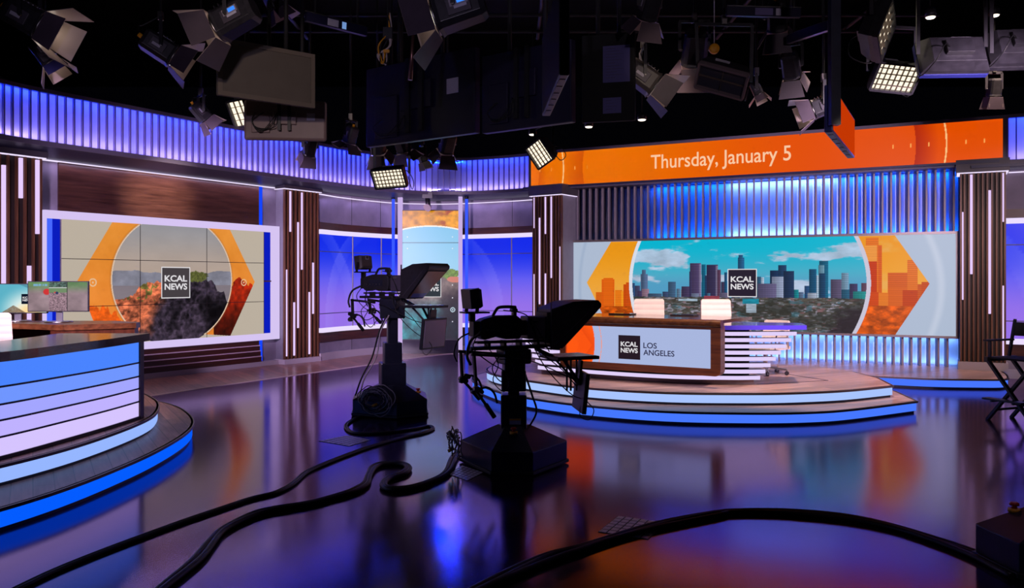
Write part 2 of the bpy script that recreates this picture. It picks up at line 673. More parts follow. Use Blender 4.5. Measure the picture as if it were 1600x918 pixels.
# ================================================================== THE SETTING
def mk_floor():
    m = bpy.data.materials.new('glossy_studio_floor')
    m.use_nodes = True
    nt = m.node_tree
    nt.nodes.remove(nt.nodes['Principled BSDF'])
    out = nt.nodes['Material Output']
    tc = nd(nt, 'ShaderNodeTexCoord')
    df = nd(nt, 'ShaderNodeBsdfDiffuse'); gl = nd(nt, 'ShaderNodeBsdfGlossy'); gl.distribution = 'GGX'
    gl.inputs['Color'].default_value = (0.84, 0.66, 1.0, 1)
    mx = nd(nt, 'ShaderNodeMixShader'); fr = nd(nt, 'ShaderNodeFresnel'); fr.inputs['IOR'].default_value = 2.1
    nt.links.new(fr.outputs[0], mx.inputs[0]); nt.links.new(df.outputs[0], mx.inputs[1]); nt.links.new(gl.outputs[0], mx.inputs[2]); nt.links.new(mx.outputs[0], out.inputs[0])
    nz = nd(nt, 'ShaderNodeTexNoise'); nz.inputs['Scale'].default_value = 0.8; nz.inputs['Detail'].default_value = 5
    nt.links.new(tc.outputs['Object'], nz.inputs['Vector'])
    mr = nd(nt, 'ShaderNodeMapRange'); mr.inputs['To Min'].default_value = 0.11; mr.inputs['To Max'].default_value = 0.17
    nt.links.new(nz.outputs['Fac'], mr.inputs['Value']); nt.links.new(mr.outputs[0], gl.inputs['Roughness'])
    n2 = nd(nt, 'ShaderNodeTexNoise'); n2.inputs['Scale'].default_value = 2.5; n2.inputs['Detail'].default_value = 6
    nt.links.new(tc.outputs['Object'], n2.inputs['Vector'])
    rp = nd(nt, 'ShaderNodeValToRGB')
    rp.color_ramp.elements[0].color = (0.007, 0.004, 0.009, 1); rp.color_ramp.elements[1].color = (0.014, 0.008, 0.017, 1)
    nt.links.new(n2.outputs['Fac'], rp.inputs[0]); nt.links.new(rp.outputs[0], df.inputs[0])
    n3 = nd(nt, 'ShaderNodeTexNoise'); n3.inputs['Scale'].default_value = 45; n3.inputs['Detail'].default_value = 3
    nt.links.new(tc.outputs['Object'], n3.inputs['Vector'])
    bp = nd(nt, 'ShaderNodeBump'); bp.inputs['Strength'].default_value = 0.03; bp.inputs['Distance'].default_value = 0.004
    nt.links.new(n3.outputs['Fac'], bp.inputs['Height']); nt.links.new(bp.outputs[0], gl.inputs['Normal'])
    return m


mb = MB(); mb.b2((-14, -3, -0.1), (16, 24, 0))
set_props(mb.build('floor', mk_floor()), kind='structure')
mb = MB(); mb.b2((-14, -3, 7.2), (16, 24, 7.3))
set_props(mb.build('ceiling', pmat('black_ceiling', (0.003, 0.003, 0.004), 0.9)), kind='structure')

# ---- wall frames: left video wall plane and right LED wall plane
LA, LD = Vector((-6.05, 13.8)), Vector((0.53, 0.848)).normalized()
LN = Vector((LD.y, -LD.x))
RA, RD = Vector((1.2, 17.3)), Vector((0.887, -0.462)).normalized()
RN = Vector((RD.y, -RD.x))


def LW(s, o, z):
    p = LA + LD * s + LN * o
    return Vector((p.x, p.y, z))


def RW(s, o, z):
    p = RA + RD * s + RN * o
    return Vector((p.x, p.y, z))


def solve(A, D, N, px, o=0.0):
    a = A + N * o
    r = (px - CX) / FPX
    return (r * a.y - a.x) / (D.x - r * D.y)


def sL(px, o=0.0): return solve(LA, LD, LN, px, o)
def sR(px, o=0.0): return solve(RA, RD, RN, px, o)


def zL(px, py, o=0.0):
    return EYE - (py - CY) / FPX * LW(sL(px, o), o, 0).y


def zR(px, py, o=0.0):
    return EYE - (py - CY) / FPX * RW(sR(px, o), o, 0).y


ZC = 3.40     # cove line
# ---------------- left wall
S0, S1 = -3.6, sL(447) + 0.1
mb = MB(); mb.fbox(LW, (S0, S1), (-0.2, 0), (0, 3.9))
set_props(mb.build('wall_left', CONC), kind='structure')
sa, sb = sL(90), sL(403)
mb = MB(); mb.fbox(LW, (sa, sb), (0, 0.03), (2.62, ZC))
MB.M0 = None
o = mb.build('trim_1', wood('dark_wood_wall', lin(44, 22, 20), lin(84, 52, 44), 0.3, 'h', 0.8), None); set_props(o, kind='structure')
mb = MB()
zz = [0.09, 0.20, 0.30, 0.40, 0.50]
for i in range(4):
    mb.fbox(LW, (-2.2, sb), (0, 0.10 - 0.022 * i), (zz[i], zz[i + 1] - 0.012))
set_props(mb.build('trim_2', DARKW), kind='structure')
mb = MB()
for i in range(4):
    mb.fbox(LW, (-2.2, sb), (0, 0.108 - 0.022 * i), (zz[i + 1] - 0.016, zz[i + 1]))
set_props(mb.build('trim_3', pmat('lit_mauve_ledge', lin(215, 185, 205), 0.35)), kind='structure')  # light caught on the lap ledges put into a pale colour
mb = MB(); mb.fbox(LW, (S0, S1), (0, 0.12), (0, 0.09))
set_props(mb.build('baseboard_left', pmat('pale_grey_base', lin(176, 164, 176), 0.5)), kind='structure')
# blue vertical light strip between wood and plaster
t = thing('blue_light_strip', 'tall blue vertical light strip at right end of the left video wall', 'light strip', LW(sL(406), 0.02, 0))
for (za, zb_) in ((0.10, 0.49), (2.67, ZC)):
    mb = MB(); mb.fbox(LW, (sL(403.5), sL(408)), (0.005, 0.035), (za, zb_)); mb.build('light_tube', BLUEL, t, world=True)
# video wall frame
t = thing('video_wall', 'large tiled video wall with mountain ridge picture in a lilac lit frame', 'video wall', LW(0.5, 0.05, 0.5))
OF = 0.16
s0, s1 = sL(70, OF), sL(437, OF)
zt, zb = 2.66, 0.50
fw = 0.115
mb = MB()
mb.fbox(LW, (s0, s1), (0.0, OF), (zt - fw, zt))
mb.fbox(LW, (s0, s1), (0.0, OF), (zb, zb + fw))
mb.fbox(LW, (s1 - fw, s1), (0.0, OF), (zb + fw, zt - fw))
mb.fbox(LW, (s0 - 0.02, s0 + 0.03), (0.0, OF), (zb + fw, zt - fw))
mb.build('lit_frame', emat('lilac_frame_light', (214, 196, 242)), t, world=True)
sv0, sv1 = sL(92), sL(408)
mb = MB(); mb.fbox(LW, (s0 + 0.03, sL(80)), (0.01, 0.03), (zb + fw, zt - fw))
mb.build('side_light_panel', emat('bright_blue_panel', (72, 105, 255)), t, world=True)
mb = MB(); mb.fbox(LW, (sL(80), sv0), (0.01, 0.03), (zb + fw, zt - fw)); mb.fbox(LW, (sv1 + 0.02, sL(424)), (0.01, 0.03), (zb + fw, zt - fw)); mb.fbox(LW, (sL(427), s1 - fw + .03), (0.01, 0.03), (zb + fw, zt - fw))
mb.build('side_light_panel', emat('deep_blue_panel', (10, 28, 190)), t, world=True)
mb = MB()
mb.fbox(LW, (sL(424), sL(427)), (0.0, 0.06), (zb + fw, zt - fw))
mb.fbox(LW, (sv1, sv1 + 0.02), (0.0, 0.06), (zb + fw, zt - fw))
zm = zL(415, 440)
mb.fbox(LW, (sv1, s1 - fw), (0.0, 0.055), (zm, zm + 0.025))
mb.build('mullion', DARKW, t, world=True)


def paint_ridge(nx, nz):
    s = np.linspace(sv0, sv1, nx); z = np.linspace(zb + fw, zt - fw, nz)
    X, Z = np.meshgrid(s, z)
    img = np.ones((nz, nx, 3)) * np.array((186, 174, 158.))
    P = lambda px, py: (sL(px), zL(px, py))
    hexp = [P(117, 438), P(172, 346), P(354, 356), P(394, 440), P(356, 524), P(146, 512)]
    h = inpoly(X, Z, hexp)
    g = sstep(zL(200, 500), zL(200, 360), Z)
    base = np.array((228, 130, 45.)) * (1 - g[..., None]) + np.array((225, 140, 50.)) * g[..., None]
    sh = fbm(X * 3, Z * 3, 5)
    img = np.where(h[..., None], base + (sh[..., None] - .5) * 26, img)
    # red rocks at the left foot and right side of the orange ring
    cx = (sL(170) + sL(358)) / 2
    rx = (sL(358) - sL(170)) / 2
    cz = (zL(262, 437))
    rocksR = zL(374, 432) - 0.9 * np.abs(X - sL(371)) ** 1.1 + (fbm(X * 9, Z * 2, 3) - .5) * 0.35
    mk = h & (Z < rocksR) & (X > sL(330))
    cr = np.array((205, 45, 10.)) * (0.35 + 0.95 * fbm(X * 12, Z * 10, 8))[..., None]
    cr = cr * (0.35 + 0.65 * sstep(zL(350, 520), zL(370, 440), Z))[..., None]
    img = np.where(mk[..., None], cr, img)
    rockL = zL(160, 487) + (fbm(X * 8, X * 0, 13) - .5) * 0.4 - (X - sL(160)) * 0.1
    mk = h & (Z < rockL) & (X < sL(200))
    cr = np.array((235, 95, 20.)) * (0.6 + 0.7 * fbm(X * 16, Z * 18, 6))[..., None]
    img = np.where(mk[..., None], cr, img)
    # circle
    hc = (sL(319) - sL(213)) / 2; kz = rx * math.sqrt(1 - (hc / rx) ** 2) / (zt - fw - cz)
    r2 = np.sqrt((X - cx) ** 2 + ((Z - cz) * kz) ** 2)
    rr = rx
    circ = r2 < rr
    zh = zL(262, 425)
    sky = np.array((146, 146, 152.)) * sstep(zh, zt, Z)[..., None] + np.array((176, 158, 146.)) * (1 - sstep(zh, zt, Z))[..., None]
    sky = sky * (0.96 + 0.08 * fbm(X * 2, Z * 5, 3))[..., None]
    mtn = zL(190, 424) + (fbm(X * 2.2, X * 0 + 3, 21) - .5) * 0.12
    m1 = np.array((128, 128, 142.)) * (0.82 + 0.36 * fbm(X * 6, Z * 9, 31))[..., None]
    sky = np.where((Z < mtn)[..., None], m1, sky)
    haze = sstep(zL(190, 500), zL(190, 445), Z)
    sky = np.where((Z < zL(190, 446))[..., None], np.array((132, 122, 130.)) * (0.9 + 0.12 * fbm(X * 2, Z * 14, 4))[..., None], sky)
    # rocky ridge
    pts = [(170, 470), (185, 468), (205, 462), (213, 448), (226, 443), (246, 440), (258, 446), (292, 440), (305, 432), (318, 436), (332, 442), (336, 456), (346, 455), (352, 478), (358, 480), (362, 540)]
    xs = np.array([sL(p[0]) for p in pts]); zs = np.array([zL(*p) for p in pts])
    top = np.interp(X, xs, zs) + (fbm(X * 14, X * 0, 41, 4) - .5) * 0.10
    lit = np.clip((fbm(X * 3.2 + Z * 2, Z * 5 - X * 2, 51, 3) - .5) * 1.3 + (fbm(X * 16 + Z * 9, Z * 22 - X * 9, 52, 5) - .5) * 1.2 + .55, 0, 1.1)
    rk = np.array((176, 92, 62.)) * (0.25 + 1.15 * lit)[..., None]
    green = fbm(X * 15, Z * 15, 77) > 0.58
    rk = np.where((green & (Z > zL(230, 470)) & (X < sL(262)))[..., None], np.array((92, 84, 42.)) * (0.5 + lit)[..., None], rk)
    edge = sL(255) + (zL(255, 460) - Z) * -0.75 + (fbm(X * 3, Z * 3, 91) - .5) * 0.5
    dark = sstep(-0.12, 0.2, X - edge)
    dk = np.array((56, 46, 60.)) * (0.12 + 1.7 * np.clip((1 - 2 * np.abs(fbm(X * 3.0 + Z * 2, Z * 3.4 - X * 2, 61, 4) - .5)) ** 3 * .5 + (fbm(X * 15, Z * 15, 63, 5) - .5) * .9 + .12, 0, 1))[..., None]
    rk = rk * (1 - dark[..., None]) + dk * dark[..., None]
    dd = sstep(0.0, 0.3, X - (sL(300) + (Z - zL(300, 490)) * -0.2 + (fbm(X * 4, Z * 4, 15) - .5) * .35)) * sstep(zL(300, 455), zL(300, 485), Z)
    rk = rk * (1 - 0.75 * dd[..., None])
    body = np.where((Z < top)[..., None], rk, sky)
    bush = ((X - sL(304)) / 0.22) ** 2 + ((Z - zL(304, 432)) / 0.09) ** 2 + (fbm(X * 30, Z * 30, 5) - .5) * 1.6 < 1
    body = np.where(bush[..., None], np.array((88, 92, 46.)) * (0.6 + 0.8 * fbm(X * 40, Z * 40, 9))[..., None], body)
    img = np.where(circ[..., None], body, img)
    ring = np.abs(r2 - rr) < 0.012
    img = np.where((ring & h)[..., None], np.array((232, 205, 180.)), img)
    img = mixc(img, (140, 80, 30), 0.35 * (h & ~circ) * sstep(0.05, 0, np.abs(r2 - rr)))
    for (px, py) in ((141, 441), (377, 441)):
        d = np.hypot(X - sL(px), Z - zL(px, py))
        img = mixc(img, (226, 190, 150), ((np.abs(d - 0.055) < 0.009) | (d < 0.016)).astype(float))
    return img


def vw(s, o, z): return LW(s, o, z)


grid_screen('screen', LW, sv0, sv1, zb + fw, zt - fw, 620, 320, paint_ridge(620, 320), t, 0.07)
mb = MB()
for px in (215, 319):
    mb.fbox(LW, (sL(px) - 0.005, sL(px) + 0.005), (0.068, 0.073), (zb + fw, zt - fw))
for z in (zL(215, 406.5), zL(215, 476)):
    mb.fbox(LW, (sv0, sv1), (0.068, 0.073), (z - 0.005, z + 0.005))
mb.build('tile_seam', pmat('seam_black', (0.02, 0.018, 0.016), 0.5), t, world=True)
lo = LW(sL(247.5), 0.073, zL(247.5, 466))
logo(t, lo, (LD.x, LD.y, 0), (0, 0, 1), zL(247.5, 416.5) - zL(247.5, 466), back=emat('smoked_logo_square', (70, 64, 68)), w2h=1.06)


# ---------------- slatted columns
def slat_column(label, p0, p1, depth, strips, zbase=0.0, ztop=3.38, nsl=9, back=-0.1, plinth=0.13, sidemat=GRY, light_w=None, cap=0.22):
    """front face from p0 to p1 (plan points); strips: (slot index, z0, z1)"""
    p0, p1 = Vector(p0), Vector(p1)
    d = (p1 - p0); L = d.length; d.normalize()
    n = Vector((d.y, -d.x))

    def fr(s, o, z):
        q = p0 + d * s + n * o
        return Vector((q.x, q.y, z))
    t = thing('slatted_column', label, 'column', (p0.x, p0.y, zbase))
    mb = MB(); mb.fbox(fr, (0.0, L), (-depth, -0.05), (zbase + plinth, ztop))
    mb.build('core', sidemat, t, world=True)
    mb = MB(); mb.fbox(fr, (0.0, L), (-0.05, -0.045), (zbase + plinth, ztop))
    mb.build('slot_back', pmat('dark_slot', lin(30, 14, 12), 0.6), t, world=True)
    pitch = L / nsl
    mb = MB()
    for i in range(nsl + 1):
        c = min(max(i * pitch, 0.014), L - 0.014)
        mb.fbox(fr, (c - 0.014, c + 0.014), (-0.045, 0.0), (zbase + plinth, ztop))
    mb.build('wood_slats', DARKWV, t, world=True)
    lw = (light_w or pitch * 0.40) / 2
    for (i, z0, z1) in strips:
        c = (i + 0.5) * pitch
        mb = MB(); mb.fbox(fr, (c - lw, c + lw), (-0.044, -0.004), (z0, z1))
        mb.build('light_bar', LINE, t, world=True)
    mb = MB(); mb.fbox(fr, (-0.03, L + 0.03), (-depth, 0.035), (zbase, zbase + plinth))
    mb.build('plinth', pmat('pale_grey_base', lin(176, 164, 176), 0.5), t, world=True)
    mb = MB(); mb.fbox(fr, (-0.06, L + 0.05), (-depth, 0.06), (ztop + 0.012, ztop + cap))
    mb.build('capital', DGRY, t, world=True)
    mb = MB(); mb.fbox(fr, (-0.045, L + 0.035), (-0.02, 0.045), (ztop, ztop + 0.012)); mb.fbox(fr, (L, L + 0.035), (-depth, 0.0), (ztop, ztop + 0.012)); mb.fbox(fr, (-0.045, 0), (-depth, 0.0), (ztop, ztop + 0.012))
    mb.build('cove_light', LAVC, t, world=True)
    return t, fr


def colz(px, py, p0, p1):
    """height of pixel (px,py) on the vertical plane through plan points p0,p1"""
    p0, p1 = Vector(p0), Vector(p1)
    d = (p1 - p0).normalized()
    r = (px - CX) / FPX
    s = (r * p0.y - p0.x) / (d.x - r * d.y)
    y = p0.y + d.y * s
    return EYE - (py - CY) / FPX * y


# left column
q1 = LA + LN * 0.36 + LD * sL(66, 0.36)
q0 = q1 - LD * 1.5
zz_ = lambda px, py: colz(px, py, q0, q1)
slat_column('wide wooden slat column with lilac light bars at left edge of the set', q0, q1, 0.36,
            [(12, zz_(57, 365), 3.35), (10, zz_(44, 310), 3.35), (8, 0.2, zz_(29, 260)), (6, zz_(12, 410), 3.35), (11, 0.2, zz_(55, 415)), (3, 1.0, 3.35), (1, 0.2, 2.5)], nsl=13, ztop=3.37)
# second column right of the video wall
c0, c1 = Vector((-4.37, 16.0)), Vector((-3.88, 16.72))
zz_ = lambda px, py: colz(px, py, c0, c1)
slat_column('wooden slat column with lilac light bars right of the mountain video wall', c0, c1, 0.38,
            [(0, 0.16, zz_(455, 421)), (1, zz_(459, 362), 3.35), (2, 0.16, zz_(463, 472)), (3, zz_(468, 512), zz_(468, 347)), (4, zz_(476, 421), 3.35), (6, 0.16, zz_(484, 456)), (7, zz_(488, 490), zz_(488, 410))], nsl=9, plinth=0.10)
# third column left of the LED wall
d0, d1 = Vector((0.42, 17.2)), Vector((1.0, 16.78))
zz_ = lambda px, py: colz(px, py, d0, d1)
slat_column('wooden slat column with lilac light bars left of the city screen', d0, d1, 0.55,
            [(0, zz_(835, 356), 3.33), (0, 0.2, zz_(835, 428)), (2, zz_(843, 475), zz_(843, 340)), (4, zz_(852, 365), 3.33), (4, 0.2, zz_(852, 427)), (6, zz_(859, 434), 3.33), (9, 0.5, zz_(872, 385))], nsl=10, ztop=3.35, light_w=0.04)
# fourth column right of the LED wall (stands on the rear platform)
e0 = RA + RN * 0.30 + RD * sR(1500, 0.30)
e1 = RA + RN * 0.30 + RD * sR(1572, 0.30)
zz_ = lambda px, py: colz(px, py, e0, e1)
slat_column('wooden slat column on the rear platform right of the city screen', e0, e1, 0.45,
            [(0, zz_(1505, 468), zz_(1505, 331)), (2, zz_(1518, 428), 3.36), (6, zz_(1545, 490), zz_(1545, 297)), (9, zz_(1569, 346), 3.36), (9, 0.35, zz_(1567, 446))], zbase=0.155, nsl=10, ztop=3.38, light_w=0.042)

# ---------------- curved rear wall
cw = [(-3.62, 16.35), (-3.85 + 0.0, 16.75)]
rear_px = [(498, 16.75), (534, 17.5), (588, 18.35), (622, 18.75), (674, 18.95), (720, 18.85), (795, 18.3), (840, 17.85)]
rear = [((px - CX) / FPX * y, y) for px, y in rear_px]
rear = [tuple(v.xy) for v in smooth_pts([(x, y, 0) for x, y in rear], 6)]
RP = plan(rear)
right_w = [(RW(7.7, -0.15, 0).x, RW(7.7, -0.15, 0).y), (RW(10.4, -0.15, 0).x, RW(10.4, -0.15, 0).y)]
RP2 = plan(right_w)


def paint_blue(nx, nz, L, seed):
    X, Z = np.meshgrid(np.linspace(0, L, nx), np.linspace(0, 1, nz))
    g = sstep(0.15, 0.95, Z)
    lo, mi, hi = np.array((150, 112, 232.)), np.array((98, 92, 240.)), np.array((12, 40, 232.))
    img = np.where((g < .45)[..., None], lo + (mi - lo) * (g / .45)[..., None], mi + (hi - mi) * ((g - .45) / .55)[..., None])
    for (c, r, wd, a) in ((L * 0.16, 2.1, 0.30, 0.20), (L * 0.52, 2.6, 0.36, 0.14), (L * 0.80, 2.1, 0.30, 0.18)):
        d = np.hypot(X - c + r - 0.6 * 0, (Z - 0.1) * 2.0)
        m = ((d > r) & (d < r + wd)) * (0.35 + 0.65 * (d - r) / wd)
        img = mixc(img, (170, 160, 255), m * a)
    return img


def path_len(P): return sum((Vector(P[i + 1][:2]) - Vector(P[i][:2])).length for i in range(len(P) - 1))


def path_at(P, u, off):
    L = path_len(P); s = u * L
    for i in range(len(P) - 1):
        a, b = Vector(P[i][:2]), Vector(P[i + 1][:2])
        l = (b - a).length
        if s <= l + 1e-9 or i == len(P) - 2:
            k = min(1, s / l)
            n = Vector(P[i][2:]) * (1 - k) + Vector(P[i + 1][2:]) * k
            return a.lerp(b, k) + n * off
        s -= l


def path_screen(name, P, off, z0, z1, nx, nz, img, parent=None):
    pts = [path_at(P, i / (nx - 1), off) for i in range(nx)]
    me = bpy.data.meshes.new(name)
    z = np.linspace(z0, z1, nz)
    co = np.zeros((nz, nx, 3))
    co[:, :, 0] = [p.x for p in pts]; co[:, :, 1] = [p.y for p in pts]; co[:, :, 2] = z[:, None]
    i = np.arange(nx * nz).reshape(nz, nx)
    q = np.stack([i[:-1, :-1], i[:-1, 1:], i[1:, 1:], i[1:, :-1]], -1).reshape(-1)
    me.vertices.add(nx * nz); me.vertices.foreach_set('co', co.reshape(-1))
    nf = (nx - 1) * (nz - 1)
    me.loops.add(nf * 4); me.loops.foreach_set('vertex_index', q)
    me.polygons.add(nf); me.polygons.foreach_set('loop_start', np.arange(nf) * 4)
    me.update(calc_edges=True)
    ca = me.color_attributes.new('picture', 'FLOAT_COLOR', 'POINT')
    c = np.clip(img, 0, 255) / 255.0
    c = np.where(c <= 0.04045, c / 12.92, ((c + 0.055) / 1.055) ** 2.4)
    rgba = np.ones((nx * nz, 4)); rgba[:, :3] = c.reshape(-1, 3)
    ca.data.foreach_set('color', rgba.reshape(-1))
    me.materials.append(screen_mat())
    o = bpy.data.objects.new(name, me); COL.objects.link(o)
    return o


tn = 10
for (P, nm, seams, lab) in ((RP, 'wall_back', (0.19, 0.335, 0.665, 0.885), 'curved blue to lilac backlit wall graphic behind the studio cameras'),
                            (RP2, 'wall_right', (0.5,), 'blue to lilac backlit wall graphic at right edge of the set')):
    mb = MB(); mb.sweep(P, [(-0.2, 0), (0, 0), (0, 3.9), (-0.2, 3.9)])
    set_props(mb.build(nm, CONC), kind='structure')
    mb = MB(); mb.sweep(P, [(0, 2.66), (0.03, 2.66), (0.03, 2.80), (0, 2.80)]); mb.sweep(P, [(0, 0.38), (0.03, 0.38), (0.03, 0.56), (0, 0.56)])
    set_props(mb.build('trim_%d' % tn, DARKW), kind='structure'); tn += 1
    mb = MB(); mb.sweep(P, [(0, 0), (0.05, 0), (0.05, 0.15), (0, 0.15)])
    set_props(mb.build('baseboard_back' if P is RP else 'baseboard_right', pmat('pale_grey_base', lin(176, 164, 176), 0.5)), kind='structure')
    L = path_len(P)
    t = thing('backlit_wall_panel', lab, 'light panel', (P[0][0], P[0][1], 0.57))
    mb = MB(); mb.sweep(P, [(0.0, 2.56), (0.07, 2.56), (0.07, 2.65), (0, 2.65)]); mb.build('upper_light_line', LAV, t, world=True)
    mb = MB(); mb.sweep(P, [(0.0, 0.57), (0.09, 0.57), (0.09, 0.66), (0, 0.66)]); mb.build('lower_light_line', LAV, t, world=True)
    nx = 160 if P is RP else 60
    pic = path_screen('graphic', P, 0.025, 0.66, 2.56, nx, 80, paint_blue(nx, 80, L, 1))
    pic.parent = t; pic.matrix_parent_inverse = local(t).inverted()
    mb = MB()
    for u in seams:
        p = path_at(P, u, 0.03); q = path_at(P, u + 0.004, 0.03)
        mb.bar((p.x, p.y, 0.66), (p.x, p.y, 2.56), 0.025)
    for z in (2.21, 0.95):
        mb.sweep(P, [(0.02, z - 0.008), (0.035, z - 0.008), (0.035, z + 0.008), (0.02, z + 0.008)])
    mb.build('mullion', pmat('grey_mullion', lin(90, 84, 110), 0.5), t, world=True)
# dark joints between the plaster panels
mb = MB()
for u in (0.19, 0.335, 0.665, 0.885):
    p = path_at(RP, u, 0.002)
    mb.bar((p.x, p.y, 2.81), (p.x, p.y, 3.4), 0.008); mb.bar((p.x, p.y, 0.15), (p.x, p.y, 0.38), 0.008)
set_props(mb.build('trim_20', pmat('dark_joint', (0.03, 0.028, 0.035), 0.8)), kind='structure')

# ---------------- header band (curved) and soffit
bpx = [(-60, 197), (0, 209.5), (30, 215), (91, 222.8), (152, 232), (239, 244), (322, 256), (403, 267.6), (500, 281.8), (560, 290.3), (622, 297.2), (674, 299.8), (717, 299.8), (774, 297.4), (827, 293.4)]
BZ0, BZ1 = 3.57, 4.245
band = []
for px, py in bpx:
    y = FPX * (BZ0 - EYE) / (CY - py)
    band.append(((px - CX) / FPX * y, y))
# even out the measuring noise
for _ in range(2):
    band = [band[0]] + [((band[i - 1][0] + 2 * band[i][0] + band[i + 1][0]) / 4, (band[i - 1][1] + 2 * band[i][1] + band[i + 1][1]) / 4) for i in range(1, len(band) - 1)] + [band[-1]]
band = [tuple(v.xy) for v in smooth_pts([(x, y, 0) for x, y in band], 6)]
y1_, y2_ = 17.36, 13.48
b0 = Vector(((828 - CX) / FPX * y1_, y1_)); b1 = Vector(((1567 - CX) / FPX * y2_, y2_))
BD = (b1 - b0).normalized(); BN = Vector((BD.y, -BD.x)); BLEN = (b1 - b0).length
band2 = [tuple(b1 + BD * 0.06), tuple(b1 + BD * 2.6)]


def translucent():
    m = bpy.data.materials.new('milky_diffuser'); m.use_nodes = True
    nt = m.node_tree; nt.nodes.clear()
    a = nd(nt, 'ShaderNodeBsdfTranslucent'); a.inputs[0].default_value = (0.9, 0.9, 0.95, 1)
    b = nd(nt, 'ShaderNodeBsdfDiffuse'); b.inputs[0].default_value = (0.5, 0.5, 0.55, 1)
    x = nd(nt, 'ShaderNodeMixShader'); x.inputs[0].default_value = 0.15
    o = nd(nt, 'ShaderNodeOutputMaterial')
    nt.links.new(a.outputs[0], x.inputs[1]); nt.links.new(b.outputs[0], x.inputs[2]); nt.links.new(x.outputs[0], o.inputs[0])
    return m


MILK = translucent()
RIBP = pmat('violet_grey_rib_paint', lin(112, 100, 150), 0.5)
LIPP = pmat('grey_lip_paint', lin(92, 84, 104), 0.45)
hw = (lin(190, 165, 255), lin(10, 62, 255))


def header(pts, name, label):
    P = plan(resample(pts, 0.126))
    t = thing(name, label, 'light band', (P[0][0], P[0][1], BZ0))
    mb = MB(); mb.sweep(P, [(-0.30, BZ0 - 0.07), (0.012, BZ0 - 0.07), (0.012, BZ0), (-0.30, BZ0)]); mb.build('lower_lip', LIPP, t, world=True)
    mb = MB(); mb.sweep(P, [(-0.30, BZ1), (0.012, BZ1), (0.012, BZ1 + 0.055), (-0.30, BZ1 + 0.055)]); mb.build('upper_lip', LIPP, t, world=True)
    mb = MB(); mb.sweep(P, [(-0.32, BZ0), (-0.30, BZ0), (-0.30, BZ1), (-0.32, BZ1)]); mb.build('back', pmat('dark_inner_box', (0.10, 0.10, 0.12), 0.8), t, world=True)
    mb = MB(); mb.sweep(P, [(-0.052, BZ0), (-0.049, BZ0), (-0.049, BZ1), (-0.052, BZ1)]); mb.build('diffuser', MILK, t, world=True)
    mb = MB()
    for p in P[1:-1]:
        n = Vector(p[2:]).normalized(); d = Vector((-n.y, n.x)); c = Vector(p[:2])
        def fr(s, o, z): q = c + d * s + n * o; return (q.x, q.y, z)
        mb.fbox(fr, (-0.008, 0.008), (-0.048, 0.0), (BZ0, BZ1))
    for (p, sgn) in ((P[0], 1), (P[-1], -1)):
        n = Vector(p[2:]).normalized(); d = Vector((-n.y, n.x)); c = Vector(p[:2])
        def fr(s, o, z): q = c + d * s + n * o; return (q.x, q.y, z)
        mb.fbox(fr, (-0.02, 0.02), (-0.3, 0.0), (BZ0, BZ1))
    rb = mb.build('ribs', RIBP, t, world=True)
    # LED rows inside the box
    L = path_len(P); n = max(1, int(round(L / 1.3)))
    for i in range(n):
        a, b = path_at(P, (i + 0.04) / n, -0.15), path_at(P, (i + 0.96) / n, -0.15)
        nn = path_at(P, (i + .5) / n, 0) - path_at(P, (i + .5) / n, -0.2)
        mid = (a + b) / 2; ln = (b - a).length
        for (z, dz, c, pw) in ((BZ0 + 0.03, 0.20, hw[0], 15), (BZ1 - 0.03, -0.18, hw[1], 44)):
            d = bpy.data.lights.new('led_row', 'AREA'); d.shape = 'RECTANGLE'; d.size = ln; d.size_y = 0.05; d.energy = pw * ln; d.color = c
            o = bpy.data.objects.new('led_row', d); COL.objects.link(o)
            zdir = -(Vector((nn.x, nn.y, 0)).normalized() * 0.2 + Vector((0, 0, dz))).normalized()
            xdir = Vector(((b - a).x, (b - a).y, 0)).normalized()
            ydir = zdir.cross(xdir).normalized()
            xdir = ydir.cross(zdir)
            M = Matrix.Identity(4)
            for k in range(3): M[k][0] = xdir[k]; M[k][1] = ydir[k]; M[k][2] = zdir[k]
            M[0][3], M[1][3], M[2][3] = mid.x, mid.y, z
            o.matrix_world = M
            o.rotation_euler = M.to_euler(); o.location = (mid.x, mid.y, z)
    return t


header(band, 'header_light_band', 'long curved ribbed light band running blue over lavender above the left walls')
header(band2, 'header_light_band', 'short ribbed blue light band right of the orange date screen')

# soffits (dark blue underside from the band back to the cove)
SOF = pmat('soffit_paint', lin(40, 40, 78), 0.4, noise=0.05)
Pb = plan(band)


def loft2(A, B, z0, z1, name, drop=0.0):
    n = 60
    mb = MB()
    ra, rb_ = [], []
    for i in range(n + 1):
        ra.append(path_at(A, i / n, 0)); rb_.append(path_at(B, i / n, 0))
    mb.loft([[(p.x, p.y, z0) for p in ra], [(q.x, q.y, z1) for q in rb_]], closed=False, caps=False)
    mb.loft([[(p.x, p.y, z0 + 0.3) for p in ra], [(q.x, q.y, z1 + 0.3) for q in rb_]], closed=False, caps=False)
    return set_props(mb.build(name, SOF), kind='structure')


inner = [LW(-3.6, 0.03, 0).xy, LW(sL(60), 0.03, 0).xy, LW(0.5, 0.03, 0).xy, LW(sL(438), 0.03, 0).xy, Vector(path_at(RP, 0.0, 0.03)), Vector(path_at(RP, 0.15, 0.03)), Vector(path_at(RP, 0.35, 0.03)), Vector(path_at(RP, 0.5, 0.03)), Vector(path_at(RP, 0.75, 0.03)), Vector(path_at(RP, 1.0, 0.03))]
IN = plan([tuple(v) for v in inner])
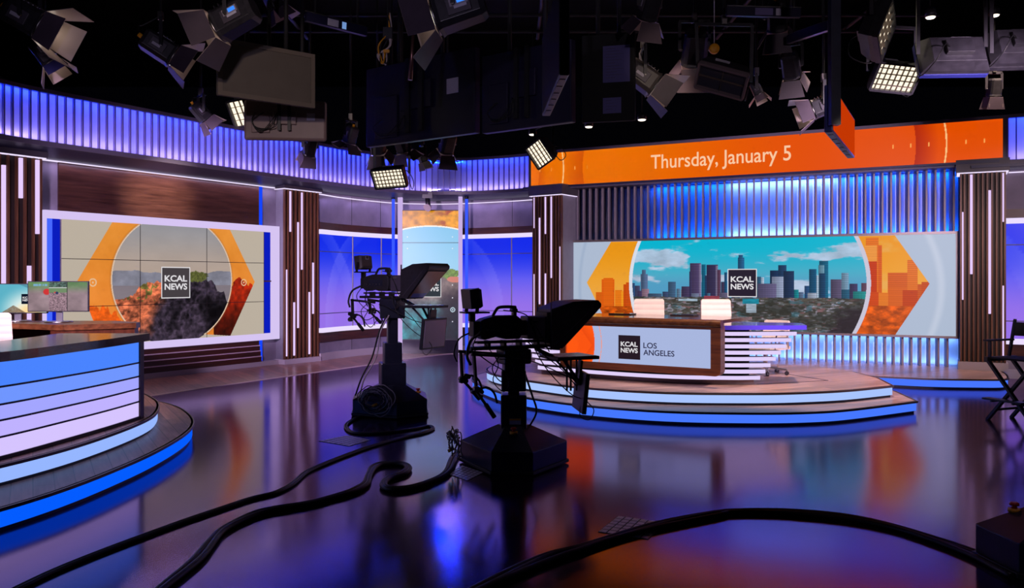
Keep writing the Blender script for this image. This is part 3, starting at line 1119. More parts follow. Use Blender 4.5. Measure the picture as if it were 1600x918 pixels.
# pair both paths by bearing so that the soffit does not twist
def bear(P, m=400):
    return [(p := path_at(P, i / m, 0), math.atan2(p.x, p.y))[0] for i in range(m + 1)]
A_, B_ = bear(Pb), bear(IN)
ang = lambda p: math.atan2(p.x, p.y)
lo_, hi_ = max(ang(A_[0]), ang(B_[0])), min(ang(A_[-1]), ang(B_[-1]))
def pick(Q, a): return min(Q, key=lambda p: abs(ang(p) - a))
mb = MB(); ra, rc = [], []
for i in range(81):
    a = lo_ + (hi_ - lo_) * i / 80
    p, q = pick(A_, a), pick(B_, a)
    ra.append((p.x, p.y, BZ0 - 0.065)); rc.append((q.x, q.y, ZC + 0.02))
mb.loft([ra, rc], closed=False, caps=False)
mb.loft([[(x, y, z + 0.015) for x, y, z in ra], [(x, y, z + 0.02) for x, y, z in rc]], closed=False, caps=False)
set_props(mb.build('trim_30', SOF), kind='structure')
mb = MB(); mb.fbox(RW, (-0.9, 7.7), (-0.6, 0.38), (BZ0 - 0.04, BZ0 - 0.005)); mb.fbox(RW, (7.3, 10.5), (-0.3, 0.4), (BZ0 - 0.12, BZ0 - 0.075))
set_props(mb.build('trim_31', SOF), kind='structure')
# cove light lines
t = thing('cove_light_line', 'thin white cove light line along the top of the left wall', 'light line', LW(0, 0, ZC))
mb = MB(); mb.fbox(LW, (sL(66), sL(434)), (0.0, 0.05), (ZC, ZC + 0.016)); mb.build('cove_light_line', LAVC, t, world=True)
t = thing('cove_light_line', 'thin white cove light line along the curved rear wall top', 'light line', (RP[0][0], RP[0][1], ZC))
mb = MB(); mb.sweep(RP, [(0.0, ZC - 0.05), (0.05, ZC - 0.05), (0.05, ZC - 0.036), (0, ZC - 0.036)]); mb.build('cove_light_line', LAVC, t, world=True)
t = thing('cove_light_line', 'thin white cove light line on the wall at right edge of the set', 'light line', (RP2[0][0], RP2[0][1], ZC))
mb = MB(); mb.sweep(RP2, [(0.0, ZC), (0.05, ZC), (0.05, ZC + 0.014), (0, ZC + 0.014)]); mb.build('cove_light_line', LAVC, t, world=True)
# cove lights really light the wall below
for i in range(6):
    a, b = path_at(RP, i / 6, 0.10), path_at(RP, (i + 1) / 6, 0.10)
    row_light('cove_row', a, b, ZC - 0.06, (0, 0.15, -1), 1.5, lin(200, 180, 255))
a, b = LW(sL(66), 0.12, 0), LW(sL(434), 0.12, 0)
row_light('cove_row', a, b, ZC - 0.01, (0, 0, -1), 2.4, lin(225, 205, 255))

# ---------------- tower screen between two posts
TY = 18.4
k = TY / FPX
tx0, tx1 = (629 - CX) * k, (717 - CX) * k
tz0, tz1 = EYE - (529.5 - CY) * k, EYE - (329 - CY) * k
t = thing('tower_screen', 'tall narrow screen with blue sky and rocks between two pale light posts', 'screen', ((tx0 + tx1) / 2, TY, 0))


def paint_tower(nx, nz):
    X, Z = np.meshgrid(np.linspace(tx0, tx1, nx), np.linspace(tz0, tz1, nz))
    xx = (X - tx0) / (tx1 - tx0)
    f = lambda py: EYE - (py - CY) * k
    g = sstep(f(425), f(350), Z)
    img = np.array((150, 205, 235.)) * (1 - g[..., None]) + np.array((128, 196, 232.)) * g[..., None]
    arc = f(353) - 0.30 * (xx - .5) ** 2
    o = np.array((250, 165, 15.)) * (0.55 + 0.62 * fbm(X * 9, Z * 9, 4, 6))[..., None]
    o = mixc(o, (150, 45, 10), sstep(0.55, 0.75, fbm(X * 4, Z * 6, 14)) * sstep(.45, .9, xx))
    img = np.where((Z > arc)[..., None], o, img)
    img = np.where((np.abs(Z - arc) < 0.014)[..., None], np.array((255, 240, 220.)), img)
    pts = [(0, 442), (.25, 440), (.5, 446), (.62, 437), (.72, 430), (.85, 437), (1, 432)]
    top = np.interp(xx, [p[0] for p in pts], [f(p[1]) for p in pts]) + (fbm(X * 12, X * 0, 4) - .5) * .05
    n = fbm(X * 6 + Z * 3, Z * 5 - X * 3, 8, 6)
    rock = np.array((112, 98, 92.)) * (0.3 + 1.2 * n)[..., None]
    teal = np.array((44, 130, 140.)) * (0.2 + 1.3 * n)[..., None]
    g2 = sstep(f(460), f(495), Z)
    rock = rock * (1 - g2[..., None]) + teal * g2[..., None]
    dk = sstep(.55, .8, xx + (fbm(X * 4, Z * 4, 3) - .5) * .3)
    rock = rock * (1 - .72 * (dk * sstep(f(440), f(470), Z))[..., None])
    img = np.where((Z < top)[..., None], rock, img)
    bush = ((xx - .86) / .17) ** 2 + ((Z - f(428)) / .11) ** 2 + (fbm(X * 26, Z * 26, 5) - .5) * 1.8 < 1
    img = np.where(bush[..., None], np.array((96, 128, 42.)) * (0.5 + fbm(X * 30, Z * 30, 9))[..., None], img)
    red = ((xx - .93) / .14) ** 2 + ((Z - f(436)) / .07) ** 2 < 1
    img = np.where((red & (Z < f(432)))[..., None], np.array((200, 120, 95.)), img)
    d = np.hypot(X - (707.5 - CX) * k, Z - f(483.5))
    img = mixc(img, (190, 215, 225), ((np.abs(d - .045) < .009) | (d < .016)).astype(float))
    img[np.abs(Z - f(379)) < 0.006] *= .45
    for (px, py) in ((637, 370), (707, 370), (637, 388), (707, 388), (707, 445), (707, 465), (707, 502)):
        d = np.hypot(X - (px - CX) * k, Z - f(py)); img = mixc(img, (235, 240, 245), (d < .012).astype(float))
    return img


grid_screen('screen', lambda s, o, z: (s, TY - o, z), tx0, tx1, tz0, tz1, 170, 380, paint_tower(170, 380), t, 0.02)
mb = MB(); mb.b2((tx0 - 0.02, TY, tz0 - 0.02), (tx1 + 0.02, TY + 0.15, tz1 + 0.02)); mb.build('housing', BLK2, t, world=True)
mb = MB(); mb.b2((tx0 - 0.02, TY - 0.01, 0.0), (tx1 + 0.02, TY + 0.2, tz0 - 0.02)); mb.build('base_box', pmat('black_gloss_box', (0.012, 0.010, 0.02), 0.15), t, world=True)
for (a, b) in ((622, 629), (716.5, 722.5)):
    mb = MB(); mb.b2(((a - CX) * k, TY - 0.06, 0.0), ((b - CX) * k, TY + 0.04, 3.47)); mb.build('light_post', PINKT, t, world=True)
lk = EYE - (464 - CY) * k
logo(t, (tx0 + (655.5 - 629) * k, TY - 0.022, lk), (1, 0, 0), (0, 0, 1), (464 - 430) * k, back=emat('smoked_teal_square', (52, 58, 66)))
for (px, lab) in ((614.5, 'slim blue light pole left of the tall tower screen'), (729, 'slim blue light pole right of the tall tower screen')):
    t2 = thing('light_pole', lab, 'light pole', ((px - CX) * k, TY, 0), group='blue poles beside the tower screen')
    mb = MB(); mb.cyl((0, 0, 0.03), (0, 0, 3.42), 0.034, seg=12); mb.build('tube', BLUET, t2)
    mb = MB(); mb.cyl((0, 0, 0), (0, 0, 0.03), 0.06); mb.build('end_cap', BLK2, t2)
    mb = MB(); mb.cyl((0, 0, 3.42), (0, 0, 3.49), 0.05); mb.build('end_cap', BLK2, t2)

# ---------------- right LED wall
t = thing('city_screen', 'very wide screen showing a downtown skyline between orange arrow shapes', 'screen', RW(3.5, 0, 0.66))
OL = 0.10
wl0, wl1 = sR(890, OL), sR(1493.5, OL)
wz0, wz1 = zR(1490, 525, OL), zR(1490, 365, OL)


def paint_city(nx, nz):
    X, Z = np.meshgrid(np.linspace(wl0, wl1, nx), np.linspace(wz0, wz1, nz))
    S = lambda px: sR(px, OL)
    P = lambda px, py: (sR(px, OL), zR(px, py, OL))
    f = lambda px, py: zR(px, py, OL)
    img = np.ones((nz, nx, 3)) * np.array((172, 186, 208.))
    # soft pale arcs
    d1 = S(912) - 0.55 * ((Z - 1.5) / 1.2) ** 2 * -0.25
    img = mixc(img, (150, 168, 196), 0.55 * sstep(0.06, 0, np.abs(X - (S(906) + 0.16 * ((Z - 1.5)) ** 2))))
    img = mixc(img, (205, 212, 228), 0.5 * sstep(0.10, 0, np.abs(X - (S(1471) - 0.25 * ((Z - 1.5)) ** 2))))
    # sky
    zc = (wz0 + wz1) / 2
    g = sstep(f(1150, 450), wz1, Z)
    sky = np.array((92, 170, 196.)) * (1 - g[..., None]) + np.array((6, 178, 206.)) * g[..., None]
    sky = mixc(sky, (70, 140, 190), 0.5 * sstep(f(1150, 420), f(1150, 450), Z))
    cl = fbm(X * 1.3, Z * 4.2, 12, 6) + 0.16 * np.exp(-((Z - f(1100, 402)) / 0.13) ** 2) + 0.05 * sstep(S(1150), S(1250), X) - 0.10 * sstep(f(1150, 390), f(1150, 376), Z)
    cm = sstep(0.565, 0.68, cl) * 0.9
    shade = 0.82 + 0.30 * fbm(X * 4, Z * 9 + 0.4, 33, 5)
    cc = np.array((188, 198, 222.)) * shade[..., None]
    sky = sky * (1 - cm[..., None]) + cc * cm[..., None]
    # buildings (photo px x0,x1,top y, colour)
    blds = [(988, 992, 442, (40, 70, 110)), (992, 1000, 446, (60, 62, 92)), (1001, 1012, 428, (78, 96, 128)), (1003, 1009, 421, (70, 90, 120)), (996, 1003, 454, (62, 52, 84)), (1003, 1014, 451, (132, 104, 122)),
            (1044, 1056, 440, (58, 84, 112)), (1057, 1063, 451, (84, 108, 132)), (1064, 1068, 452, (130, 138, 158)), (1065, 1079, 447, (62, 52, 82)), (1035, 1044, 455, (52, 66, 96)),
            (1078, 1095, 411, (70, 58, 92)), (1077, 1081, 424, (54, 48, 82)), (1092, 1095.5, 412, (120, 108, 140)), (1096.5, 1103, 413, (20, 90, 120)), (1101, 1106, 430, (34, 60, 96)),
            (1104, 1122, 413, (52, 46, 76)), (1118, 1122, 415, (112, 104, 134)), (1121, 1126, 421, (84, 56, 80)), (1127, 1136, 440, (62, 54, 84)), (1132, 1136, 425, (26, 74, 112)),
            (1153, 1163, 402, (30, 84, 124)), (1154, 1161, 398, (34, 80, 118)), (1143, 1176, 424, (44, 60, 92)),
            (1182, 1189, 432, (40, 78, 106)), (1189, 1194, 433, (150, 168, 190)), (1203, 1217, 422, (24, 46, 78)), (1216, 1229, 414, (30, 58, 92)), (1224, 1241, 423, (28, 48, 78)), (1206, 1224, 432, (128, 138, 164)),
            (1184, 1213, 443, (86, 80, 112)), (1241, 1248, 452, (20, 120, 130)), (1248, 1256, 456, (80, 100, 130)), (1257, 1265, 446, (36, 70, 110)), (1264, 1276, 420, (20, 72, 104)), (1262, 1276, 457, (140, 150, 168)),
            (1280, 1294, 407, (18, 84, 112)), (1279, 1288, 414, (90, 130, 150)), (1280, 1290, 427, (24, 60, 92)), (1276, 1279, 430, (160, 180, 200)), (1298, 1315, 436, (80, 72, 98)), (1315, 1326, 426, (104, 134, 158)), (1315, 1330, 452, (34, 84, 112)),
            (1327, 1340, 443, (58, 54, 88)), (1346, 1358, 442, (92, 68, 88)), (1333, 1358, 455, (30, 130, 130)), (1105, 1110, 458, (60, 100, 130)), (1080, 1092, 458, (100, 108, 134)), (1012, 1034, 458, (60, 80, 104)), (1124, 1140, 457, (90, 84, 110))]
    city = sky
    for i, (x0, x1, yt, c) in enumerate(blds):
        m = (X > S(x0)) & (X < S(x1)) & (Z < f((x0 + x1) / 2, yt))
        wnd = 0.88 + 0.16 * (np.sin(Z * 2 * np.pi / 0.034) > 0.2) + 0.08 * (np.sin(X * 2 * np.pi / 0.03 + i) > 0)
        side = 0.82 + 0.36 * ((X - S(x0)) / (S(x1) - S(x0)))
        city = np.where(m[..., None], np.array(c, float) * (wnd * side)[..., None] * 1.0, city)
    # foreground town
    hz = f(1100, 464) + 0.03 * (fbm(X * 6, X * 0, 7) - .5)
    n = fbm(X * 12, Z * 22, 18, 5); n2 = vnoise(X * 13, Z * 40, 5); n3 = fbm(X * 5, Z * 10, 70, 4)
    town = np.array((74, 70, 64.)) * (0.5 + 0.95 * n)[..., None]
    town = mixc(town, (158, 152, 170), sstep(0.62, 0.66, n2) * (n3 > .40) * (0.55 + .5 * vnoise(X * 40, Z * 70, 8)))
    town = mixc(town, (104, 112, 118), sstep(0.6, 0.7, vnoise(X * 15, Z * 60, 45)) * .6)
    town = mixc(town, (128, 92, 96), sstep(0.76, 0.8, vnoise(X * 11, Z * 34, 25)) * .8)
    town = mixc(town, (52, 104, 120), 0.6 * sstep(0.62, 0.72, fbm(X * 4, Z * 9, 90)))
    town = mixc(town, (44, 46, 42), 0.7 * sstep(0.52, 0.66, fbm(X * 2.2, Z * 5, 55)))
    town = mixc(town, (40, 32, 40), 0.75 * sstep(S(1290), S(1320), X + (fbm(X * 3, Z * 5, 2) - .5)) * sstep(f(1320, 478), f(1320, 488), Z))
    city = np.where((Z < hz)[..., None], town, city)
    for (x0, x1, y0, y1, c) in ((1100, 1124, 462, 474, (142, 62, 76)), (1160, 1186, 466, 474, (28, 128, 150)), (1166, 1182, 474, 488, (150, 165, 180)), (1060, 1090, 466, 470, (150, 170, 185))):
        m = (X > S(x0)) & (X < S(x1)) & (Z < f(x0, y0)) & (Z > f(x0, y1))
        city = np.where(m[..., None], np.array(c, float) * (0.85 + .3 * n2)[..., None], city)
    # orange arrows
    hexl = [P(917, 441), P(953, 376), (S(1100), wz1), (S(1300), wz1), P(1398, 366), P(1452.5, 443), P(1398, 520), (S(1300), wz0), (S(1100), wz0), P(955, 508 + 5)]
    hexl = [(S(917), f(917, 441)), (S(955), wz1), (S(1398), wz1), (S(1452.5), f(1452.5, 443)), (S(1399), wz0), (S(951), wz0)]
    h = inpoly(X, Z, hexl)
    cz = (f(917, 441) + f(1452, 443)) / 2
    xl = S(985.5) + 0.17 * ((Z - cz) / 0.85) ** 2 * 1.15
    xr = S(1357.5) - 0.19 * ((Z - cz) / 0.85) ** 2 * 1.15
    gz = sstep(f(950, 470), f(950, 380), Z)
    orng = np.array((236, 165, 62.)) * (1 - gz[..., None]) + np.array((232, 148, 20.)) * gz[..., None]
    orng = mixc(orng, (228, 168, 90), 0.7 * sstep(S(1350), S(1380), X) * sstep(0.45, 0.7, fbm(X * 2.5, Z * 6, 66)))
    ob = [(940, 960, 436, (222, 92, 14)), (943, 958, 434, (226, 100, 16)), (931, 940, 456, (214, 96, 16)), (961, 972, 453, (232, 120, 22)), (971, 979, 455, (240, 150, 30)), (974, 986, 444, (200, 72, 10)), (978, 986, 441, (206, 78, 12)),
          (1353, 1373, 371, (226, 112, 22)), (1351, 1370, 383, (236, 150, 60)), (1354, 1370, 408, (196, 58, 8)), (1372, 1378, 383, (216, 92, 20)), (1354, 1378, 456, (206, 70, 12)), (1387, 1419, 426, (210, 92, 24)), (1388, 1420, 448, (214, 96, 24)), (1418, 1434, 406, (222, 110, 26)),
          (1410, 1434, 453, (192, 66, 12)), (1434, 1440, 444, (200, 84, 20)), (1440, 1452, 440, (196, 76, 14)), (1373, 1388, 457, (226, 120, 30))]
    for (x0, x1, yt, c) in ob:
        m = (X > S(x0)) & (X < S(x1)) & (Z < f((x0 + x1) / 2, yt))
        wnd = 0.93 + 0.10 * (np.sin(Z * 2 * np.pi / 0.034) > 0.2)
        orng = np.where(m[..., None], np.array(c, float) * wnd[..., None], orng)
    gl = np.array((206, 84, 10.)) * (0.45 + 1.0 * fbm(X * 9, Z * 16, 28, 5))[..., None]
    hz2 = np.where(X < S(1100), f(950, 478), f(1400, 478))
    orng = np.where((Z < hz2)[..., None], gl, orng)
    out = h & ((X < xl) | (X > xr))
    img = np.where(out[..., None], orng, img)
    ins = (X >= xl) & (X <= xr)
    img = np.where(ins[..., None], city, img)
    img = mixc(img, (214, 220, 232), (np.abs(X - xl) < 0.035).astype(float))
    img = mixc(img, (200, 196, 214), (np.abs(X - xr) < 0.035).astype(float))
    return img


grid_screen('screen', RW, wl0, wl1, wz0, wz1, 1060, 270, paint_city(1060, 270), t, OL + 0.002)
mb = MB(); mb.fbox(RW, (wl0, wl1), (0.0, OL), (wz0, wz1)); mb.build('cabinet', BLK2, t, world=True)
mb = MB()
mb.fbox(RW, (wl0 - 0.03, wl1 + 0.04), (0.0, OL + 0.03), (wz1, wz1 + 0.045))
mb.fbox(RW, (wl0 - 0.03, wl1 + 0.04), (0.0, OL + 0.03), (wz0 - 0.04, wz0))
mb.fbox(RW, (wl1, wl1 + 0.04), (0.0, OL + 0.03), (wz0, wz1)); mb.fbox(RW, (wl0 - 0.03, wl0), (0.0, OL + 0.03), (wz0, wz1))
mb.build('frame', pmat('satin_metal_trim', lin(150, 138, 140), 0.35, 0.6), t, world=True)
zlo = zR(1158.5, 465, OL)
logo(t, RW(sR(1137, OL), OL + 0.006, zR(1137, 463.5, OL)), (RD.x, RD.y, 0), (0, 0, 1), zR(1137, 420, OL) - zR(1137, 463.5, OL), back=emat('smoked_city_square', (42, 34, 50)), w2h=1.03)

# angled fins above and below the screen, blue light behind them
FINP = pmat('grey_fin_paint', lin(140, 128, 142), 0.5, noise=0.04)


def fin_wall(name, label, t0, t1, z0, z1, skew, dep, pitch=0.1378, th=0.03, obase=0.0):
    t = thing(name, label, 'fin wall', RW((t0 + t1) / 2, obase - dep, z0))
    mb = MB()
    n = int((t1 - t0) / pitch)
    for i in range(n + 1):
        a = t0 + (i + 0.5) * pitch
        if a > t1 - 0.01: break
        mb.hexa([RW(a - th / 2, obase, z0), RW(a + th / 2, obase, z0), RW(a + th / 2 + skew * dep, obase - dep, z0), RW(a - th / 2 + skew * dep, obase - dep, z0),
                 RW(a - th / 2, obase, z1), RW(a + th / 2, obase, z1), RW(a + th / 2 + skew * dep, obase - dep, z1), RW(a - th / 2 + skew * dep, obase - dep, z1)])
    mb.build('fins', FINP, t, world=True)
    mb = MB(); mb.fbox(RW, (t0 - 0.3, t1 + 0.02), (obase - dep - 0.20, obase - dep - 0.17), (z0, z1)); mb.build('back_panel', pmat('pale_back_panel', (0.62, 0.62, 0.66), 0.7), t, world=True)
    return t


FZ1 = BZ0 - 0.05
fin_wall('fin_wall', 'tall row of grey fins with blue light between, above the city screen', sR(897), sR(1496), wz1 + 0.05, FZ1, -0.19, 0.34)
fin_wall('fin_wall', 'low row of grey fins glowing pale blue below the city screen', sR(900), sR(1496), 0.155, wz0 - 0.04, -0.19, 0.22)
set_props(MB().fbox(RW, (-1.0, 7.9), (-0.62, -0.55), (0, 4.3)).build('wall_rear_right', CONC), kind='structure')


def strip(a, b, o, z, aim_z, power, col, wdt=0.10):
    """long LED row between s=a and s=b in the cavity behind the fins"""
    n = max(1, int(round((b - a) / 1.5)))
    for i in range(n):
        s0_, s1_ = a + (b - a) * i / n, a + (b - a) * (i + 1) / n
        m = RW((s0_ + s1_) / 2, o, z)
        d = bpy.data.lights.new('led_row', 'AREA'); d.shape = 'RECTANGLE'; d.size = s1_ - s0_; d.size_y = wdt; d.energy = power * (s1_ - s0_); d.color = col
        ob = bpy.data.objects.new('led_row', d); COL.objects.link(ob)
        zdir = Vector((RN.x * 0.35, RN.y * 0.35, -aim_z)).normalized()
        xdir = Vector((RD.x, RD.y, 0)); ydir = zdir.cross(xdir).normalized(); xdir = ydir.cross(zdir)
        M = Matrix.Identity(4)
        for k_ in range(3): M[k_][0] = xdir[k_]; M[k_][1] = ydir[k_]; M[k_][2] = zdir[k_]
        ob.location = m; ob.rotation_euler = M.to_euler()


cA, cB = lin(5, 85, 255), lin(95, 130, 255)
o_ = -0.34 - 0.085
strip(sR(1010), sR(1130), o_, FZ1 - 0.02, -1, 7, cA); strip(sR(1130), sR(1300), o_, FZ1 - 0.02, -1, 9, cB); strip(sR(1300), sR(1496), o_, FZ1 - 0.02, -1, 8, cA)
strip(sR(1010), sR(1130), o_, wz1 + 0.07, 1, 7, cA); strip(sR(1130), sR(1300), o_, wz1 + 0.07, 1, 9, cB); strip(sR(1300), sR(1496), o_, wz1 + 0.07, 1, 8, cA)
o_ = -0.22 - 0.085
strip(sR(1000), sR(1496), o_, 0.18, 1, 3.2, lin(105, 155, 255)); strip(sR(1000), sR(1496), o_, wz0 - 0.06, -1, 3.2, lin(105, 155, 255))

# ---------------- orange date screen
t = thing('date_banner_screen', 'long orange header screen reading Thursday, January 5', 'screen', (b0.x, b0.y, BZ0))


def BW(s, o, z):
    q = b0 + BD * s + BN * o
    return Vector((q.x, q.y, z))


def sB(px): return solve(b0, BD, BN, px)


mb = MB(); mb.fbox(BW, (-0.02, BLEN + 0.06), (-0.3, 0.0), (BZ0 - 0.07, BZ0)); mb.fbox(BW, (-0.02, BLEN + 0.06), (-0.3, 0.0), (BZ1, BZ1 + 0.055))
mb.fbox(BW, (-0.03, 0.02), (-0.3, 0.0), (BZ0, BZ1)); mb.fbox(BW, (BLEN, BLEN + 0.06), (-0.3, 0.0), (BZ0, BZ1)); mb.fbox(BW, (0.02, BLEN), (-0.3, -0.02), (BZ0, BZ1))
mb.build('housing', LIPP, t, world=True)


def paint_banner(nx, nz):
    X, Z = np.meshgrid(np.linspace(0.02, BLEN, nx), np.linspace(BZ0, BZ1, nz))
    u = X / BLEN
    a, b = np.array((234, 112, 0.)), np.array((226, 78, 0.))
    img = a + (b - a) * sstep(0.15, 0.7, u)[..., None]
    zz = (Z - BZ0) / (BZ1 - BZ0) - .5
    for (px, wpx, sg, dk) in ((842, 12, -1, .45), (910, 30, 1, .60), (1431, 36, -1, .85)):
        c = sB(px) + sg * 0.03 * (zz ** 2) * 4
        d = (c - X) if sg > 0 else (X - c)
        wd = abs(sB(px + wpx) - sB(px))
        m = (d > 0) * np.clip(1 - d / wd, 0, 1) * dk
        img = mixc(img, (165, 30, 0) if px > 1000 else (190, 60, 0), m)
    for px in (880, 1479):
        c = sB(px) + 0.03 * zz ** 2 * 4 * (-1)
        img = mixc(img, (252, 196, 130), (np.abs(X - c) < 0.012).astype(float))
    for (px, h) in ((843, .0), (861, .0), (898, .0), (917, .0), (1395, 0), (1423, 0), (1451, 0), (1509, 0), (1538, 0)):
        img = mixc(img, (250, 170, 90), ((np.abs(X - sB(px)) < 0.009) & (np.abs(zz) < .045)).astype(float))
    return img


grid_screen('screen', BW, 0.02, BLEN, BZ0, BZ1, 900, 60, paint_banner(900, 60), t, -0.015)
hN = EYE + 0
sx0, sx1 = sB(1017), sB(1236)
text_obj('date_lettering', 'Thursday, January 5', sx1 - sx0, 0.355, emat('peach_lettering', (250, 200, 160)), t,
         frameM(BW(sx0, 0.004, colz(1024, 263.6, b0, b1) - 0.085), (BD.x, BD.y, 0), (0, 0, 1)), spacing=1.0, bold=0.008)

# ---------------- wood border on the floor, rear platform
edge = [(120, 640), (236, 618), (442, 588.5), (596, 567), (678, 555), (720, 552), (800, 553)]
fr_ = [tuple(G(px, py).xy) for px, py in edge]
fr_ = [tuple(v.xy) for v in smooth_pts([(x, y, 0) for x, y in fr_], 5)]
bk = [tuple(LW(S0 + 0.3, 0.05, 0).xy), tuple(LW(S1 - 0.1, 0.05, 0).xy), tuple(path_at(RP, 0.02, 0.02)), tuple(path_at(RP, 0.25, 0.02)), tuple(path_at(RP, 0.5, 0.02)), tuple(path_at(RP, 0.75, 0.02)), tuple(path_at(RP, 0.99, 0.02)), (2.2, 16.6)]
mb = MB(); mb.prism(fr_ + [(0.6, 15.8)] + bk[::-1], 0.0, 0.006)
set_props(mb.build('floor_wood_border', wood('border_planks', lin(118, 72, 62), lin(178, 124, 108), 0.28, 'x', 1.0, (1.6, 0.13, 58))), kind='structure')
mb = MB(); mb.sweep(plan(fr_), [(0.0, 0.0), (0.035, 0.0), (0.035, 0.008), (0.0, 0.008)])
set_props(mb.build('floor_edge_strip', pmat('pale_edge_strip', lin(215, 190, 190), 0.4)), kind='structure')

PLK = wood('stage_planks', lin(168, 128, 122), lin(226, 188, 178), 0.32, 'x', 0.8, (1.5, 0.135, -27))
PLK2 = wood('desk_riser_planks', lin(140, 96, 90), lin(196, 144, 130), 0.42, 'x', 0.8, (1.5, 0.135, 60))


def tier(t, poly, z0, z1, led, toe=0.03, lip=0.022, part='tier', planks=PLK, open_from=None, open_to=None, lipmat=None):
    """poly counter-clockwise or clockwise plan; the lit riser runs along points open_from..open_to"""
    mb = MB(); mb.prism(poly, z1 - lip, z1); mb.build(part + '_deck', planks, t, world=True)
    n = len(poly)
    a, b = open_from or 0, open_to if open_to is not None else n
    run = poly[a:b]
    P = plan(run)
    # outward = away from centroid
    c = Vector((sum(p[0] for p in poly) / n, sum(p[1] for p in poly) / n))
    m = P[len(P) // 2]
    sg = 1 if (Vector(m[:2]) - c).dot(Vector(m[2:])) > 0 else -1
    P = [(p[0], p[1], p[2] * sg, p[3] * sg) for p in P]
    mb = MB(); mb.sweep(P, [(-0.02, z1 - lip - 0.002), (0.012, z1 - lip - 0.002), (0.012, z1), (-0.02, z1)]); mb.build(part + '_nosing', lipmat or pmat('metal_nosing', lin(110, 96, 104), 0.35, 0.4), t, world=True)
    mb = MB(); mb.sweep(P, [(-0.05, z0 + toe), (-0.008, z0 + toe), (-0.008, z1 - lip - 0.002), (-0.05, z1 - lip - 0.002)]); mb.build(part + '_riser_light', led, t, world=True)
    inner = []
    mb = MB(); mb.sweep(P, [(-0.09, z0), (-0.03, z0), (-0.03, z0 + toe), (-0.09, z0 + toe)]); mb.build(part + '_toe_kick', pmat('dark_toe_kick', (0.02, 0.018, 0.025), 0.4), t, world=True)


# rear platform under the LED wall
f2 = [G(1200, 607.0), G(1400, 604.5), G(1466, 607.4), G(1543, 608.3)]
f2 = [(p.x, p.y) for p in f2]
f2 = [(2.2, 14.2), (3.8, 13.72), f2[1], f2[2], (6.95, 12.36), (7.25, 12.36), (7.45, 12.50), (7.60, 12.75), (7.75, 13.05), (8.1, 13.9)]
sm = [tuple(v.xy) for v in smooth_pts([(x, y, 0) for x, y in f2], 5)]
poly = sm + [tuple(RW(7.7, -0.5, 0).xy), tuple(RW(0.2, -0.5, 0).xy), (1.2, 15.2)]
t = thing('rear_platform', 'low wood platform with blue lit edge under the city screen', 'platform', (5.0, 13.6, 0))
tier(t, poly, 0, 0.155, emat('blue_riser', (72, 118, 255)), open_from=0, open_to=len(sm))

# ================================================================== ANCHOR STAGE AND DESK
def sm2(pts, n=5):
    return [tuple(v.xy) for v in smooth_pts([(x, y, 0) for x, y in pts], n)]


t = thing('anchor_stage', 'two-step curved wooden stage with blue lit risers under the anchor desk', 'stage', (2.4, 11.5, 0))
lo_f = sm2([(-0.30, 13.7), (-0.56, 13.0), (-0.60, 12.5), (-0.50, 11.95), (-0.15, 11.0), (0.25, 10.42), (0.87, 9.83), (1.73, 9.39), (2.69, 9.27), (3.35, 9.33), (3.9, 9.54), (4.95, 10.17)])
lo_p = lo_f + [(5.10, 11.05), (5.05, 12.0), (4.85, 12.95), (3.8, 13.45), (2.0, 14.0), (0.6, 14.1)]
tier(t, lo_p, 0, 0.15, emat('lower_stage_riser', (70, 120, 255)), part='lower_step', open_from=0, open_to=len(lo_f) + 2)
up_f = sm2([(-0.05, 13.5), (-0.28, 13.0), (-0.38, 12.5), (-0.33, 12.0), (-0.12, 11.5), (0.24, 11.0), (0.92, 10.28), (1.83, 9.85), (2.83, 9.77), (3.45, 9.85), (4.05, 10.05), (4.80, 10.48)])
up_p = up_f + [(4.97, 11.3), (4.95, 12.08), (4.7, 12.85), (3.8, 13.3), (2.0, 13.8), (0.6, 13.9)]
tier(t, up_p, 0.15, 0.30, emat('upper_stage_riser', (168, 196, 255)), part='upper_step', open_from=0, open_to=len(up_f) + 2)
mb = MB()
for (a, b) in ((G(1185, 577, .3), G(1293, 594, .3)), (G(1293, 594, .3), G(1183, 600, .3))):
    a = Vector(a); b = Vector(b)
    mb.bar(a + Vector((0, 0, 0.001)), b + Vector((0, 0, 0.001)), 0.03, 0.002)
mb.build('inlay_line', pmat('dark_inlay', lin(60, 40, 44), 0.4), t, world=True)

DP, DD = Vector((0.65, 11.30)), Vector((0.837, -0.547)).normalized()
DN = Vector((DD.y, -DD.x))


def DW(s, o, z):
    q = DP + DD * s + DN * o
    return Vector((q.x, q.y, z))


t = thing('anchor_desk', 'long anchor desk with walnut framed front screen and lilac lit slat wings', 'desk', DW(1.1, -0.4, 0.30))
LEN = 2.24
# walnut surround with the rounded lower right corner
def rrect(x0, x1, z0, z1, r, n=6):
    out = []
    for (cx, cz, a0) in ((x1 - r, z1 - r, 0), (x0 + r, z1 - r, 90), (x0 + r, z0 + r, 180), (x1 - r, z0 + r, 270)):
        for i in range(n + 1):
            a = R(a0 + 90 * i / n)
            out.append((cx + r * math.cos(a), cz + r * math.sin(a)))
    return out


